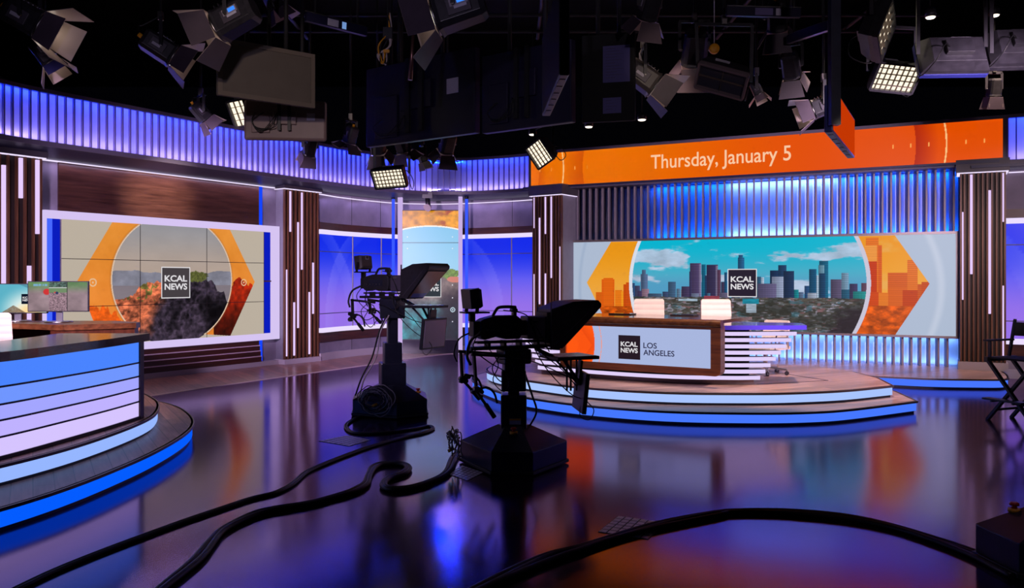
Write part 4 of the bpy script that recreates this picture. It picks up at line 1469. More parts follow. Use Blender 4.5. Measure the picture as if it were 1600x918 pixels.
sx0, sx1, sz0, sz1 = 0.085, 2.115, 0.545, 1.02
outer = rrect(0, LEN, 0.455, 1.10, 0.07)
innr = rrect(sx0, sx1, sz0, sz1, 0.004)
mb = MB()
for (o0, o1) in ((0.0, -0.16),):
    rings = [[DW(x, o0, z) for x, z in outer], [DW(x, o0, z) for x, z in innr], [DW(x, -0.02, z) for x, z in innr]]
    mb.loft(rings, caps=False)
    mb.loft([[DW(x, o0, z) for x, z in outer], [DW(x, o1, z) for x, z in outer]], caps=False)
    mb.f([mb.v(DW(x, o1, z)) for x, z in outer])
mb.build('front_surround', wood('desk_front_wood', lin(84, 42, 22), lin(138, 80, 44), 0.33, 'h'), t, world=True)
# rolled top edge
prof = [(-0.10, 1.05), (0.0, 1.05)] + [(0.035 * math.sin(R(a)), 1.095 - 0.045 * math.cos(R(a))) for a in range(0, 181, 20)] + [(-0.10, 1.14)]
mb = MB(); mb.loft([[DW(-0.02, o, z) for o, z in prof], [DW(LEN + 0.01, o, z) for o, z in prof]], smooth=False)
mb.build('rolled_edge', BRNW, t, world=True)
TOPW = wood('glossy_desk_top', lin(60, 34, 22), lin(104, 66, 44), 0.10, 'x', spec=0.9)
mb = MB(); mb.prism([DW(-0.02, -0.06, 0).xy, DW(LEN + 0.01, -0.06, 0).xy, DW(LEN + 0.04, -1.12, 0).xy, DW(0.02, -1.12, 0).xy], 1.10, 1.141)
mb.build('desk_top', TOPW, t, world=True)


def paint_desk(nx, nz):
    X, Z = np.meshgrid(np.linspace(sx0, sx1, nx), np.linspace(sz0, sz1, nz))
    img = np.ones((nz, nx, 3)) * np.array((168, 182, 222.))
    zc = (sz0 + sz1) / 2
    dx = X - sx0; dz = Z - zc
    c = 0.44 - 0.22 * dz ** 2 * 3
    img = np.where((dx < c)[..., None], np.array((255, 88, 14.)), img)
    tip = 0.40 - np.abs(dz + .02) * 0.80
    img = mixc(img, (222, 62, 6), ((dx > tip) & (dx < c)) * np.clip(1 - (dx - tip) / 0.16, 0, 1) * .55)
    t1 = 0.20 - np.abs(dz + .02) * .4
    img = mixc(img, (240, 76, 10), ((dx > t1) & (dx < tip)) * .35)
    img = mixc(img, (244, 150, 120), (np.abs(dx - c - 0.10) < 0.005).astype(float))
    img = mixc(img, (150, 40, 20), (dx < 0.02).astype(float) * .6)
    return img


grid_screen('front_screen', DW, sx0, sx1, sz0, sz1, 300, 80, paint_desk(300, 80), t, -0.012)
def sD(px): return solve(DP, DD, DN, px)
def zD(px, py): return EYE - (py - CY) / FPX * DW(sD(px), 0, 0).y
l0 = sD(966); lh = zD(966, 523) - zD(966, 560)
logo(t, DW(l0, -0.008, zD(966, 560)), (DD.x, DD.y, 0), (0, 0, 1), lh, border=False, w2h=1.0)
for (s, py, hh, px1) in (('LOS', 543.5, 0.072, 1026), ('ANGELES', 554.5, 0.072, 1053.5)):
    a = sD(1005)
    text_obj('screen_lettering', s, sD(px1) - a, hh, NAVY_INK, t, frameM(DW(a, -0.004, zD(1005, py)), (DD.x, DD.y, 0), (0, 0, 1)), bold=0.014)

# slat wings
LAVS = emat('lilac_slat_edge', (226, 208, 250), 1.0)
SHELF = pmat('slat_body', lin(120, 110, 140), 0.4)
for k_ in range(8):
    z = 0.972 - k_ * 0.0795
    xr = 3.60 - k_ * 0.066; xl = 0.06 + k_ * 0.045
    pts = sm2([(xl, 11.98 - k_ * .02), (0.45, 11.68), (1.30, 11.02), (2.05, 10.62), (2.75, 10.50), (xr, 10.52)], 5)
    P = plan(pts)
    sl = thing('x', None, None) if False else None
    mb = MB(); mb.sweep(P, [(-0.01, z - 0.048), (0.0, z - 0.048), (0.0, z), (-0.01, z)]); e = mb.build('light_slat', LAVS, t, world=True)
    mb = MB(); mb.sweep(P, [(-0.16, z - 0.05), (-0.012, z - 0.05), (-0.012, z), (-0.16, z)])
    s2 = mb.build('slat_shelf', SHELF, t, world=True)
pts = sm2([(0.5, 11.95), (1.30, 11.25), (2.05, 10.85), (2.75, 10.70), (3.05, 10.70)], 5)
mb = MB(); mb.sweep(plan(pts), [(-0.06, 0.41), (0, 0.41), (0, 1.04), (-0.06, 1.04)]); mb.build('inner_panel', BLK2, t, world=True)
pts = sm2([(0.42, 11.90), (1.30, 11.16), (2.05, 10.76), (2.75, 10.62), (3.08, 10.60)], 5)
mb = MB(); mb.sweep(plan(pts), [(-0.5, 0.302), (0, 0.302), (0, 0.385), (-0.5, 0.385)]); mb.build('plinth', pmat('satin_plinth', lin(150, 130, 140), 0.35, 0.3), t, world=True)
WT = pmat('blue_lit_glass_top', lin(78, 62, 190), 0.12, spec=0.8)  # blue light on the slab edge put into the glass colour
mb = MB(); mb.prism([(2.52, 10.42), (3.72, 10.50), (3.86, 11.1), (3.25, 11.3), (3.02, 11.45)], 1.0, 1.055); mb.build('wing_top', WT, t, world=True)
mb = MB(); mb.prism([(0.0, 12.0), (0.62, 11.42), (1.0, 12.2), (0.5, 12.7)], 1.0, 1.055); mb.build('wing_top', WT, t, world=True)
for (x, y) in ((3.0, 10.8), (2.6, 10.85)):
    mb = MB(); mb.b2((x - .02, y - .02, 0.3), (x + .02, y + .02, 1.0)); mb.build('leg', STEEL, t, world=True)

for (px, dx, lab) in ((972.5, 0, 'closed dark tablet lying on the anchor desk before the left white chair'), (1069.5, 0, 'closed dark tablet lying on the anchor desk before the right white chair')):
    y = 11.72 if px < 1000 else 11.32
    p = Vector(((px - CX) / FPX * y, y, 1.141))
    tb = thing('tablet', lab, 'tablet', p, math.atan2(DD.y, DD.x), group='tablets on the anchor desk')
    mb = MB(); mb.b2((-0.17, -0.10, 0.001), (0.17, 0.10, 0.018)); mb.build('body', BLK, tb, bevel=0.004)
    mb = MB(); mb.b2((-0.16, -0.09, 0.018), (0.16, 0.09, 0.020)); mb.build('glass', pmat('black_glass', (0.01, 0.01, 0.015), 0.06), tb)


def office_chair(label, loc, rotz, seat_z=0.46, back_top=1.04, group='white swivel chairs', bw=0.47):
    """faces -y before rotation"""
    t = thing('swivel_chair', label, 'chair', loc, rotz, group)
    mb = MB()
    nseg = 6
    bz0 = seat_z + 0.08
    # ribbed, gently curved backrest
    rings = []
    N = 40
    for i in range(N + 1):
        u = i / N
        z = bz0 + (back_top - bz0) * u
        yb = 0.24 + 0.07 * u + 0.012 * math.sin(math.pi * u)
        wd = bw / 2 * (1 - 0.05 * u) * (1 - 0.10 * max(0, (u - 0.93) / 0.07) ** 2)
        bulge = 0.006 * abs(math.sin(math.pi * u * nseg))
        th = 0.022 + bulge - (0.012 * max(0, (u - 0.96) / 0.04))
        ring = []
        for k in range(9):
            x = -wd + 2 * wd * k / 8
            ring.append((x, yb - th - 0.02 * (1 - (x / wd) ** 2) * -0.6, z))
        for k in range(9):
            x = wd - 2 * wd * k / 8
            ring.append((x, yb + 0.018 + 0.02 * (1 - (x / wd) ** 2) * 0.6, z))
        rings.append(ring)
    mb.loft(rings, smooth=False); mb.build('backrest', WHT, t)
    mb = MB()
    rings = []
    for i in range(17):
        v = i / 16
        y = -0.24 + 0.50 * v
        zt = seat_z + 0.012 * abs(math.sin(math.pi * v * 5)) - 0.03 * max(0, (0.12 - v) / 0.12)
        rings.append([(-0.235, y, zt - .012), (-0.2, y, zt), (0.2, y, zt), (0.235, y, zt - .012), (0.235, y, seat_z - 0.05), (-0.235, y, seat_z - 0.05)])
    mb.loft(rings); mb.build('seat', WHT, t)
    for s in (-1, 1):
        mb = MB(); mb.tube(smooth_pts([(s * 0.235, 0.20, seat_z - 0.03), (s * 0.275, 0.12, seat_z + 0.06), (s * 0.28, 0.05, seat_z + 0.20), (s * 0.28, -0.16, seat_z + 0.20), (s * 0.27, -0.2, seat_z + 0.05), (s * 0.235, -0.15, seat_z - 0.03)], 5), 0.011, 8)
        mb.build('armrest', SILV, t)
    mb = MB(); mb.cyl((0, 0, 0.09), (0, 0, seat_z - 0.05), 0.028); mb.cyl((0, 0, seat_z - 0.08), (0, 0, seat_z - 0.05), 0.09); mb.build('gas_column', SILV, t)
    mb = MB()
    for k in range(5):
        a = 2 * math.pi * k / 5 + 0.3
        mb.bar((0, 0, 0.10), (0.29 * math.cos(a), 0.29 * math.sin(a), 0.075), 0.035, 0.025)
    mb.build('star_base', SILV, t)
    for k in range(5):
        a = 2 * math.pi * k / 5 + 0.3
        x, y = 0.29 * math.cos(a), 0.29 * math.sin(a)
        mb = MB(); n = Vector((-math.sin(a), math.cos(a), 0)) * 0.022
        mb.cyl(Vector((x, y, 0.028)) - n, Vector((x, y, 0.028)) + n, 0.028, seg=12); mb.cyl((x, y, 0.03), (x, y, 0.08), 0.008, seg=8)
        mb.build('caster', BLK, t)
    return t


office_chair('white ribbed chair behind the walnut end of the anchor desk', (2.02, 12.34, 0.302), R(-12))
office_chair('white ribbed chair directly below the logo of the city screen', (3.06, 12.12, 0.302), R(4))
office_chair('low white chair turned aside behind the lilac slat wing of the anchor desk', (3.58, 11.74, 0.302), R(-48), seat_z=0.40, back_top=0.75, bw=0.40)

# ================================================================== LEFT DESK
t = thing('desk_platform', 'two-step curved wood platform with bright blue lit risers under the left desk', 'platform', (-4.5, 7.0, 0))
lf = sm2([(-4.75, 3.3), (-4.05, 3.95), (-3.58, 4.65), (-3.29, 5.35), (-3.14, 5.95), (-3.07, 6.7), (-3.07, 7.3), (-3.13, 7.95), (-3.26, 8.5), (-3.49, 9.02), (-3.86, 9.62), (-4.27, 10.06), (-4.8, 10.4), (-5.6, 10.6)])
tier(t, lf + [(-6.9, 10.6), (-6.9, 3.3)], 0, 0.16, emat('left_lower_riser', (4, 92, 255)), part='lower_step', open_from=0, open_to=len(lf), planks=PLK2)
uf = sm2([(-5.2, 3.9), (-4.5, 4.35), (-3.98, 5.0), (-3.66, 5.75), (-3.47, 6.45), (-3.41, 7.2), (-3.44, 7.86), (-3.56, 8.34), (-3.76, 8.84), (-4.0, 9.25), (-4.3, 9.65), (-4.7, 9.95), (-5.4, 10.15)])
tier(t, uf + [(-6.8, 10.15), (-6.8, 3.9)], 0.16, 0.32, emat('left_upper_riser', (150, 182, 255)), part='upper_step', open_from=0, open_to=len(uf), planks=PLK2)

t = thing('curved_desk', 'curved desk with five blue to lilac glowing front panels at left edge', 'desk', (-3.9, 7.0, 0.32))
pf = sm2([(-4.75, 4.15), (-4.25, 4.75), (-3.92, 5.35), (-3.71, 6.03), (-3.60, 6.71), (-3.53, 7.3), (-3.50, 7.80)])
P = plan(pf)
zs = [0.32, 0.486, 0.607, 0.722, 0.85, 1.05]
cols = [(214, 196, 255), (192, 178, 255), (164, 166, 255), (112, 150, 255), (74, 132, 255)]
for i in range(5):
    mb = MB(); mb.sweep(P, [(-0.04, zs[i] + (0.03 if i == 0 else 0.008)), (0.0, zs[i] + (0.03 if i == 0 else 0.008)), (0.0, zs[i + 1] - 0.008), (-0.04, zs[i + 1] - 0.008)])
    mb.build('glowing_panel', emat('desk_glow_%d' % i, cols[i]), t, world=True)
mb = MB(); mb.sweep(P, [(-0.08, 0.32), (0.012, 0.32), (0.012, 0.35), (-0.08, 0.35)])
mb.build('base_rail', pmat('dark_rail', lin(50, 38, 60), 0.35), t, world=True)
for i in range(1, 5):
    mb = MB(); mb.sweep(P, [(-0.045, zs[i] - 0.007), (0.006, zs[i] - 0.007), (0.006, zs[i] + 0.007), (-0.045, zs[i] + 0.007)])
    mb.build('divider_rail', pmat('dark_rail', lin(50, 38, 60), 0.35), t, world=True)
mb = MB(); mb.sweep(P, [(-0.09, 0.32), (-0.05, 0.32), (-0.05, 1.05), (-0.09, 1.05)]); mb.build('inner_panel', BLK2, t, world=True)
mb = MB(); mb.b2((-3.56, 7.80, 0.32), (-3.485, 7.88, 1.05)); mb.b2((-4.1, 7.82, 0.32), (-3.56, 7.88, 1.05)); mb.build('end_panel', wood('maroon_wood', lin(46, 18, 22), lin(72, 32, 34), 0.3, 'z'), t, world=True)
cf = sm2([(-4.75, 3.95), (-4.15, 4.6), (-3.78, 5.25), (-3.56, 5.9), (-3.49, 6.6), (-3.45, 7.2), (-3.44, 7.90)])
cb = [(-4.30, 7.90), (-4.25, 7.4), (-4.24, 6.8), (-4.32, 6.1), (-4.55, 5.5), (-4.95, 4.9), (-5.4, 4.5)]
mb = MB(); mb.prism(cf + cb, 1.05, 1.12); mb.build('desk_top', wood('maroon_top', lin(58, 26, 26), lin(92, 50, 44), 0.16, 'y', spec=0.8), t, world=True)

office_chair('white leather chair behind the curved glowing desk', (-5.15, 8.15, 0.322), R(38), seat_z=0.46, back_top=0.97, group=None, bw=0.52)

t = thing('back_counter', 'dark wood counter carrying two monitors before the mountain video wall', 'counter', (-5.2, 9.5, 0.32))
mb = MB(); mb.prism([(-4.27, 9.45), (-4.85, 9.0), (-5.5, 9.28), (-6.6, 9.28), (-6.6, 9.95), (-4.75, 9.95), (-4.30, 9.62)], 1.08, 1.14); mb.build('counter_top', BRNW, t, world=True)
mb = MB(); mb.prism([(-4.29, 9.46), (-4.85, 9.02), (-5.05, 9.10), (-5.05, 9.9), (-4.75, 9.92), (-4.31, 9.60)], 0.32, 1.08); mb.build('end_cabinet', wood('counter_wood', lin(60, 26, 16), lin(100, 52, 34), 0.35, 'z'), t, world=True)
mb = MB(); mb.b2((-6.6, 9.88, 0.32), (-5.05, 9.92, 1.08)); mb.build('back_panel', DARKW, t, world=True)
mb = MB(); mb.b2((-6.6, 9.35, 0.32), (-6.54, 9.88, 1.08)); mb.build('side_panel', DARKW, t, world=True)


def monitor(label, c, rotz, w_, h_, img, zbase, logo_at=None):
    """c: centre of the screen"""
    t = thing('monitor', label, 'monitor', (c[0], c[1], zbase), rotz, group='monitors on the back counter')
    zc = c[2] - zbase
    mb = MB(); mb.b2((-w_ / 2, 0, zc - h_ / 2), (w_ / 2, 0.035, zc + h_ / 2)); mb.build('casing', BLK, t, bevel=0.004)
    ny, nx = img.shape[:2]
    g = grid_screen('screen', lambda s, o, z: (s, -o, z), -w_ / 2 + 0.01, w_ / 2 - 0.01, zc - h_ / 2 + 0.012, zc + h_ / 2 - 0.01, nx, ny, img, t, 0.002, world=False)
    mb = MB(); mb.b2((-0.035, 0.03, 0.015), (0.035, 0.05, zc)); mb.build('stand', SILV, t)
    mb = MB(); mb.lathe([(0.15, 0.001), (0.15, 0.012), (0.14, 0.016)], (0, 0.02, 0), seg=28); mb.build('foot', SILV, t)
    return t


def paint_game(nx=150, nz=84):
    X, Z = np.meshgrid(np.linspace(0, 1, nx), np.linspace(0, 1, nz))
    g = sstep(0.55, 1.0, Z)
    n = fbm(X * 4, Z * 3, 3)
    img = np.array((150, 128, 134.)) * (1 - g[..., None]) + np.array((96, 140, 84.)) * g[..., None]
    img = img * (0.75 + 0.45 * n)[..., None]
    d = np.hypot((X - .31) * 1.75, Z - .66)
    img = mixc(img, (206, 44, 40), sstep(.12, .09, d))
    mid = (X > .345) & (X < .655)
    c = np.array((150, 122, 132.)) * (0.6 + .7 * vnoise(X * 70, Z * 50, 9))[..., None]
    c = np.where((Z > .63)[..., None], np.array((108, 138, 96.)), c)
    c = np.where((Z > .82)[..., None], np.array((70, 96, 84.)) * (0.5 + vnoise(X * 40, Z * 30, 2))[..., None], c)
    c = mixc(c, (205, 205, 210), ((np.abs(Z - .80) < .015)).astype(float))
    c = mixc(c, (30, 50, 90), (np.hypot((X - .48) * 1.75, Z - .62) < .05).astype(float))
    c = mixc(c, (200, 50, 40), (np.hypot((X - .445) * 1.75, Z - .64) < .025).astype(float))
    img = np.where(mid[..., None], c, img)
    img = mixc(img, (120, 170, 200), ((Z > .86) & (Z < .93) & (X > .08) & (X < .32) & (vnoise(X * 90, Z * 2, 4) > .35)).astype(float))
    img[:, :][(np.abs(X - .655) < .004)] = (40, 40, 40)
    return img


def paint_ident(nx=150, nz=84):
    X, Z = np.meshgrid(np.linspace(0, 1, nx), np.linspace(0, 1, nz))
    d = np.hypot((X - .74) * 1.6, Z - .05)
    img = mixc(np.ones((nz, nx, 3)) * np.array((86, 176, 196.)), (236, 244, 238), sstep(1.0, .25, d))
    img = mixc(img, (250, 216, 150), sstep(.5, .1, np.hypot((X - .72) * 1.6, Z - .0)))
    img = mixc(img, (120, 96, 70), ((Z < .26 - np.abs(X - .45) * 1.3) * (0.6 + .4 * vnoise(X * 50, Z * 40, 3))))
    img = mixc(img, (60, 110, 130), ((Z > .84 + np.abs(X - .72) * .9 - .2 * (X > .72)) * .5))
    return img


monitor('monitor showing a red ball and a stony path, right one on the counter', (-5.21, 9.55, 1.437), R(6), 0.665, 0.352, paint_game(), 1.14)
mt = monitor('monitor showing the news ident over bright sky, left one on the counter', (-5.80, 9.74, 1.41), R(10), 0.67, 0.352, paint_ident(), 1.14)
mm = Matrix.Translation(mt.location) @ Matrix.Rotation(R(10), 4, 'Z')
o_ = mm @ Vector((0.055, -0.004, 0.205)); ax = (math.cos(R(10)), math.sin(R(10)), 0)
logo(mt, o_, ax, (0, 0, 1), 0.118, border=False, back=emat('dark_navy_square', (14, 22, 40)), w2h=1.1)
text_obj('screen_lettering', 'LOS\nANGELES', 0.13, 0.07, NAVY_INK, mt, frameM(mm @ Vector((0.195, -0.004, 0.235)), ax, (0, 0, 1)))

# ================================================================== DIRECTOR'S CHAIR
t = thing('directors_chair', 'tall black folding director chair standing at right edge of the floor', 'chair', (5.83, 9.50, 0), R(22))
CANV = pmat('black_canvas', (0.008, 0.008, 0.01), 0.8, bump=0.2, nscale=90)
for x in (-0.20, 0.20):
    for s in (-1, 1):
        mb = MB(); xx = x + s * 0.016
        mb.bar((xx, s * 0.30, 0.0), (xx, -s * 0.27, 0.70), 0.028, 0.05, up=(1, 0, 0)); mb.build('leg', NAVYB if 'NAVYB' in globals() else BLK2, t)
for s in (-1, 1):
    mb = MB(); mb.bar((-0.20, s * 0.20, 0.13), (0.20, s * 0.20, 0.13), 0.018, 0.026); mb.build('stretcher', BLK2, t)
    mb = MB(); mb.bar((-0.34, s * 0.13, 0.245), (-0.16, s * 0.13, 0.245), 0.02, 0.02); mb.build('footrest_bracket', BLK2, t)
mb = MB(); mb.b2((-0.35, -0.24, 0.255), (-0.24, 0.24, 0.275)); mb.build('footrest', BLK2, t)
mb = MB(); mb.b2((-0.22, -0.26, 0.715), (0.22, 0.26, 0.735)); mb.build('seat', CANV, t, bevel=0.006)
for s in (-1, 1):
    mb = MB(); mb.bar((-0.25, s * 0.27, 0.71), (0.24, s * 0.27, 0.71), 0.045, 0.05); mb.build('seat_rail', BLK2, t)
    mb = MB(); mb.bar((-0.17, s * 0.28, 0.73), (-0.17, s * 0.28, 0.92), 0.032, 0.024); mb.build('arm_post', BLK2, t)
    mb = MB(); mb.bar((-0.25, s * 0.28, 0.925), (0.21, s * 0.28, 0.925), 0.055, 0.022); mb.build('armrest', BLK2, t, bevel=0.006)
    mb = MB(); mb.bar((0.15, s * 0.28, 0.73), (0.25, s * 0.28, 1.15), 0.03, 0.026, up=(0, 1, 0)); mb.cyl((0.25, s * 0.28, 1.14), (0.252, s * 0.28, 1.165), 0.018, seg=10); mb.build('back_post', BLK2, t)
mb = MB()
mb.loft([[(0.222 + 0.03 * (z - 1.0) / .16 + 0.035 * math.sin(math.pi * i / 8), -0.285 + 0.57 * i / 8, z) for i in range(9)] + [(0.229 + 0.03 * (z - 1.0) / .16 + 0.035 * math.sin(math.pi * i / 8), -0.285 + 0.57 * i / 8, z) for i in range(8, -1, -1)] for z in (0.97, 1.13)])
mb.build('backrest', CANV, t)

# ================================================================== STUDIO CAMERAS ON PEDESTALS
NAVYP = pmat('dark_blue_black_paint', (0.016, 0.018, 0.036), 0.32, noise=0.2, nscale=12)


def hexpts(r, half, a0, n=3):
    out = []
    for k in range(3):
        c = a0 + 120 * k
        out.append((r * math.cos(R(c - half)), r * math.sin(R(c - half))))
        out.append((r * math.cos(R(c + half)), r * math.sin(R(c + half))))
    return out


def wobble_loop(rng, c, rad, n=14, zsc=0.8, turns=1.0, nrm=(0, -1, 0)):
    nrm = Vector(nrm).normalized()
    u = nrm.cross(Vector((0, 0, 1))).normalized()
    pts = []
    for i in range(int(n * turns) + 1):
        a = 2 * math.pi * i / n
        pts.append(Vector(c) + u * (rad * math.cos(a) * (1 + rng.uniform(-.12, .12))) + Vector((0, 0, rad * zsc * math.sin(a) * (1 + rng.uniform(-.12, .12)))) + nrm * rng.uniform(0, 0.03))
    return smooth_pts(pts, 3)


def pedestal(t, M, half, a0, r, tiers_, button=None, seed=1, bundle=None, deckz=0.20, side_tag=None):
    def B(name, mb, mat, parent=t, bevel=0):
        o = mb.build(name, mat, parent if parent is not None else t, bevel=bevel)
        return o
    hp = hexpts(r, half, a0)
    mb = MB(); mb.prism([(x * 0.985, y * 0.985) for x, y in hp], 0.035, deckz); B('base', mb, NAVYP, bevel=0.008)
    mb = MB(); mb.prism([(x * 1.02, y * 1.02) for x, y in hp], 0.012, 0.04); B('bumper', mb, RUB, bevel=0.004)
    w0, za, _ = tiers_[0][0] / 2, tiers_[0][1], 0
    top = hexpts(w0 * 1.25, 30, a0)
    mb = MB(); mb.loft([[(x * 0.985, y * 0.985, deckz) for x, y in hp], [(x, y, deckz + 0.155) for x, y in top]])
    B('sloped_deck', mb, NAVYP)
    for k in range(3):
        a = R(a0 + 120 * k)
        mb = MB(); c = Vector((r * 0.72 * math.cos(a), r * 0.72 * math.sin(a), 0.035)); n = Vector((-math.sin(a), math.cos(a), 0)) * 0.03
        mb.cyl(c - n, c + n, 0.035, seg=14); B('wheel', mb, RUB)
    for i, (w_, z0, z1, yaw) in enumerate(tiers_):
        rr = [(w_ / 2 * sx, w_ / 2 * sy) for sx, sy in ((-1, -1), (1, -1), (1, 1), (-1, 1))]
        ca, sa = math.cos(R(yaw)), math.sin(R(yaw))
        rr = [(x * ca - y * sa, x * sa + y * ca) for x, y in rr]
        mb = MB(); mb.prism(rr, z0, z1); B('column_stage', mb, NAVYP, bevel=0.012)
    if button:
        bx, by, bz = button
        mb = MB(); mb.cyl((bx, by, bz - 0.01), (bx, by, bz + 0.012), 0.034, seg=20); ring = B('stop_switch', mb, YEL)
        mb = MB(); mb.cyl((bx, by, bz + 0.012), (bx, by, bz + 0.03), 0.014, seg=16); mb.lathe([(0.026, bz + 0.03), (0.026, bz + 0.042), (0.018, bz + 0.048)], (bx, by, 0), seg=18)
        q = mb.build('red_button', REDP, ring)
    if side_tag:
        mb = MB(); mb.box(side_tag[0], side_tag[1]); B('warning_label', mb, PAPER)
        mb = MB(); mb.box((side_tag[0][0], side_tag[0][1] - .001, side_tag[0][2] + side_tag[1][2] * .34), (side_tag[1][0], side_tag[1][1], side_tag[1][2] * .3)); B('label_stripe', mb, YEL)
    if bundle:
        rng = random.Random(seed)
        c, rad, n = Vector(bundle[0]), bundle[1], bundle[2]
        nrm = Vector((c.x, c.y, 0)).normalized()
        for i in range(n):
            mb = MB(); mb.tube(wobble_loop(rng, c + Vector((rng.uniform(-.05, .05), rng.uniform(-.02, .02), rng.uniform(-.04, .05))), rad * rng.uniform(.6, 1.1), nrm=nrm, turns=rng.choice((1, 1.3, .8))), 0.0055, 6)
            B('coiled_cable', mb, pmat('grey_cable', lin(190, 180, 185), 0.4) if i % 2 else RUB)
        mb = MB(); mb.cyl(c + nrm * .04 + Vector((-.03, 0, -.06)), c + nrm * .05 + Vector((.03, 0, -.035)), 0.014, seg=10); B('yellow_connector', mb, YEL)


def camera_head(t, hz, yaw, dx=0.0, tyaw=0,  seed=1, pan_drop=0.5, case_vf=BLK, rear_monitor=True, hs=1.0):
    """camera, prompter and pan bars; local x = lens direction. Baked into the parent's frame by yaw."""
    Mh = Matrix.Translation((0, 0, hz)) @ Matrix.Rotation(R(yaw), 4, 'Z') @ Matrix.Translation((dx, 0, 0))
    rng = random.Random(seed)

    def mbn():
        m = MB(); m.M = Mh; return m

    def B(name, m, mat, parent=None, bevel=0):
        return m.build(name, mat, parent or t, bevel=bevel)
    m = mbn(); m.b2((-0.13 - dx, -0.10, -0.14), (0.13 - dx, 0.10, -0.01)); B('pan_head', m, NAVYP, bevel=0.015)
    m = mbn(); m.b2((-0.42, -0.05, -0.01), (0.30, 0.05, 0.02)); B('mounting_plate', m, BLK2, bevel=0.004)
    m = mbn()
    for y in (-0.035, 0.035): m.cyl((-0.36, y, 0.055), (0.34, y, 0.055), 0.010, seg=10)
    for x in (-0.25, -0.1, 0.05, 0.22): m.b2((x - .012, -0.045, 0.02), (x + .012, 0.045, 0.07))
    B('support_rods', m, BLK2)
    # camera body: shouldered block with rear battery/adaptor
    m = mbn(); prof = [(-0.34, 0.10), (-0.30, 0.08), (-0.19, 0.105), (-0.10, 0.08), (0.03, 0.08), (0.05, 0.12), (0.05, 0.25), (0.0, 0.285), (-0.20, 0.285), (-0.30, 0.262), (-0.34, 0.24)]
    m.loft([[(x, y, z) for x, z in prof] for y in (-0.065, 0.065)]); body = B('camera_body', m, BLK, bevel=0.006)
    m = mbn(); m.b2((-0.40, -0.055, 0.11), (-0.34, 0.055, 0.24)); B('rear_adaptor', m, BLK2, body, 0.006)
    m = mbn(); m.b2((-0.26, -0.070, 0.14), (-0.04, -0.064, 0.22)); B('side_panel', m, NAVYP, body, 0.003)
    for i in range(5):
        m = mbn(); m.cyl((-0.28 + i * 0.05, -0.07, 0.165), (-0.28 + i * 0.05, -0.078, 0.165), 0.008, seg=10); B('control_knob', m, STEEL, body)
    m = mbn(); m.tube(smooth_pts([(-0.20, 0, 0.28), (-0.17, 0, 0.33), (-0.14, 0, 0.355), (-0.06, 0, 0.36), (0.02, 0, 0.355)], 4), 0.014, 8); m.b2((-0.01, -0.02, 0.27), (0.02, 0.02, 0.36)); m.cyl((0.0, -0.05, 0.33), (0.0, 0.05, 0.33), 0.018, seg=12)
    B('carry_handle', m, BLK)
    # box lens
    m = mbn(); m.b2((0.05, -0.05, 0.11), (0.10, 0.05, 0.24)); B('lens_mount', m, BLK)
    m = mbn(); m.b2((0.10, -0.088, 0.075), (0.27, 0.088, 0.275)); L = B('box_lens', m, pmat('lens_grey_paint', lin(70, 62, 78), 0.4), bevel=0.012)
    m = mbn(); m.b2((0.14, -0.092, 0.235), (0.20, -0.087, 0.255)); B('lens_badge', m, SILV, L)
    m = mbn(); m.b2((0.27, -0.115, 0.04), (0.31, 0.115, 0.31)); B('prompter_frame', m, BLK2, bevel=0.004)
    m = mbn(); m.cyl((0.30, -0.135, -0.02), (0.30, -0.135, 0.40), 0.008, seg=8); m.cyl((0.30, 0.135, -0.02), (0.30, 0.135, 0.40), 0.008, seg=8); B('prompter_rods', m, BLK2)
    # teleprompter hood: wedge widening forward
    P = [(0.30, 0.00, 0.15), (0.30, 0.34, 0.15), (0.50, 0.405, 0.185), (0.735, 0.415, 0.215), (0.765, 0.385, 0.215), (0.765, 0.355, 0.215), (0.40, -0.01, 0.165)]
    m = mbn(); m.loft([[(x, s * w_, z) for x, z, w_ in P] for s in (-1, 1)]); hood = B('prompter_hood', m, BLK, bevel=0.006)
    a, b = Vector((0.425, 0, 0.012)), Vector((0.735, 0, 0.322))
    n = Vector((1, 0, -1)).normalized() * 0.006
    m = mbn()
    m.f([m.v(a + n + Vector((0, -0.15, 0))), m.v(a + n + Vector((0, 0.15, 0))), m.v(b + n + Vector((0, 0.19, 0))), m.v(b + n + Vector((0, -0.19, 0)))])
    B('prompter_glass', m, pmat('prompter_glass', lin(205, 165, 130), 0.2, spec=0.8), hood)
    m = mbn(); c = a.lerp(b, 0.16); e = a.lerp(b, 0.0)
    n2 = n * 1.25
    m.f([m.v(e + n2 + Vector((0, -0.13, 0))), m.v(e + n2 + Vector((0, 0.13, 0))), m.v(c + n2 + Vector((0, 0.14, 0))), m.v(c + n2 + Vector((0, -0.14, 0)))])
    B('glass_lower_band', m, pmat('pale_blue_band', lin(150, 165, 230), 0.2), hood)
    # flat prompter monitor under the glass
    m = mbn(); m.b2((0.34, -0.19, -0.115), (0.76, 0.19, -0.085)); pm = B('prompter_monitor', m, BLK2, bevel=0.005)
    m = mbn(); m.b2((0.36, -0.17, -0.085), (0.74, 0.17, -0.082)); B('monitor_face', m, pmat('dull_monitor_face', lin(110, 108, 120), 0.25), pm)
    m = mbn(); m.bar((0.22, 0, -0.02), (0.42, 0, -0.11), 0.05, 0.03); m.bar((0.44, -0.10, -0.11), (0.66, -0.02, -0.36), 0.02, 0.02); m.bar((0.44, 0.10, -0.11), (0.66, 0.02, -0.36), 0.02, 0.02)
    for x in (0.56, 0.60, 0.66): m.bar((x, 0.06, -0.11), (x, 0.06, -0.42), 0.014, 0.014)
    B('monitor_bracket', m, BLK2)
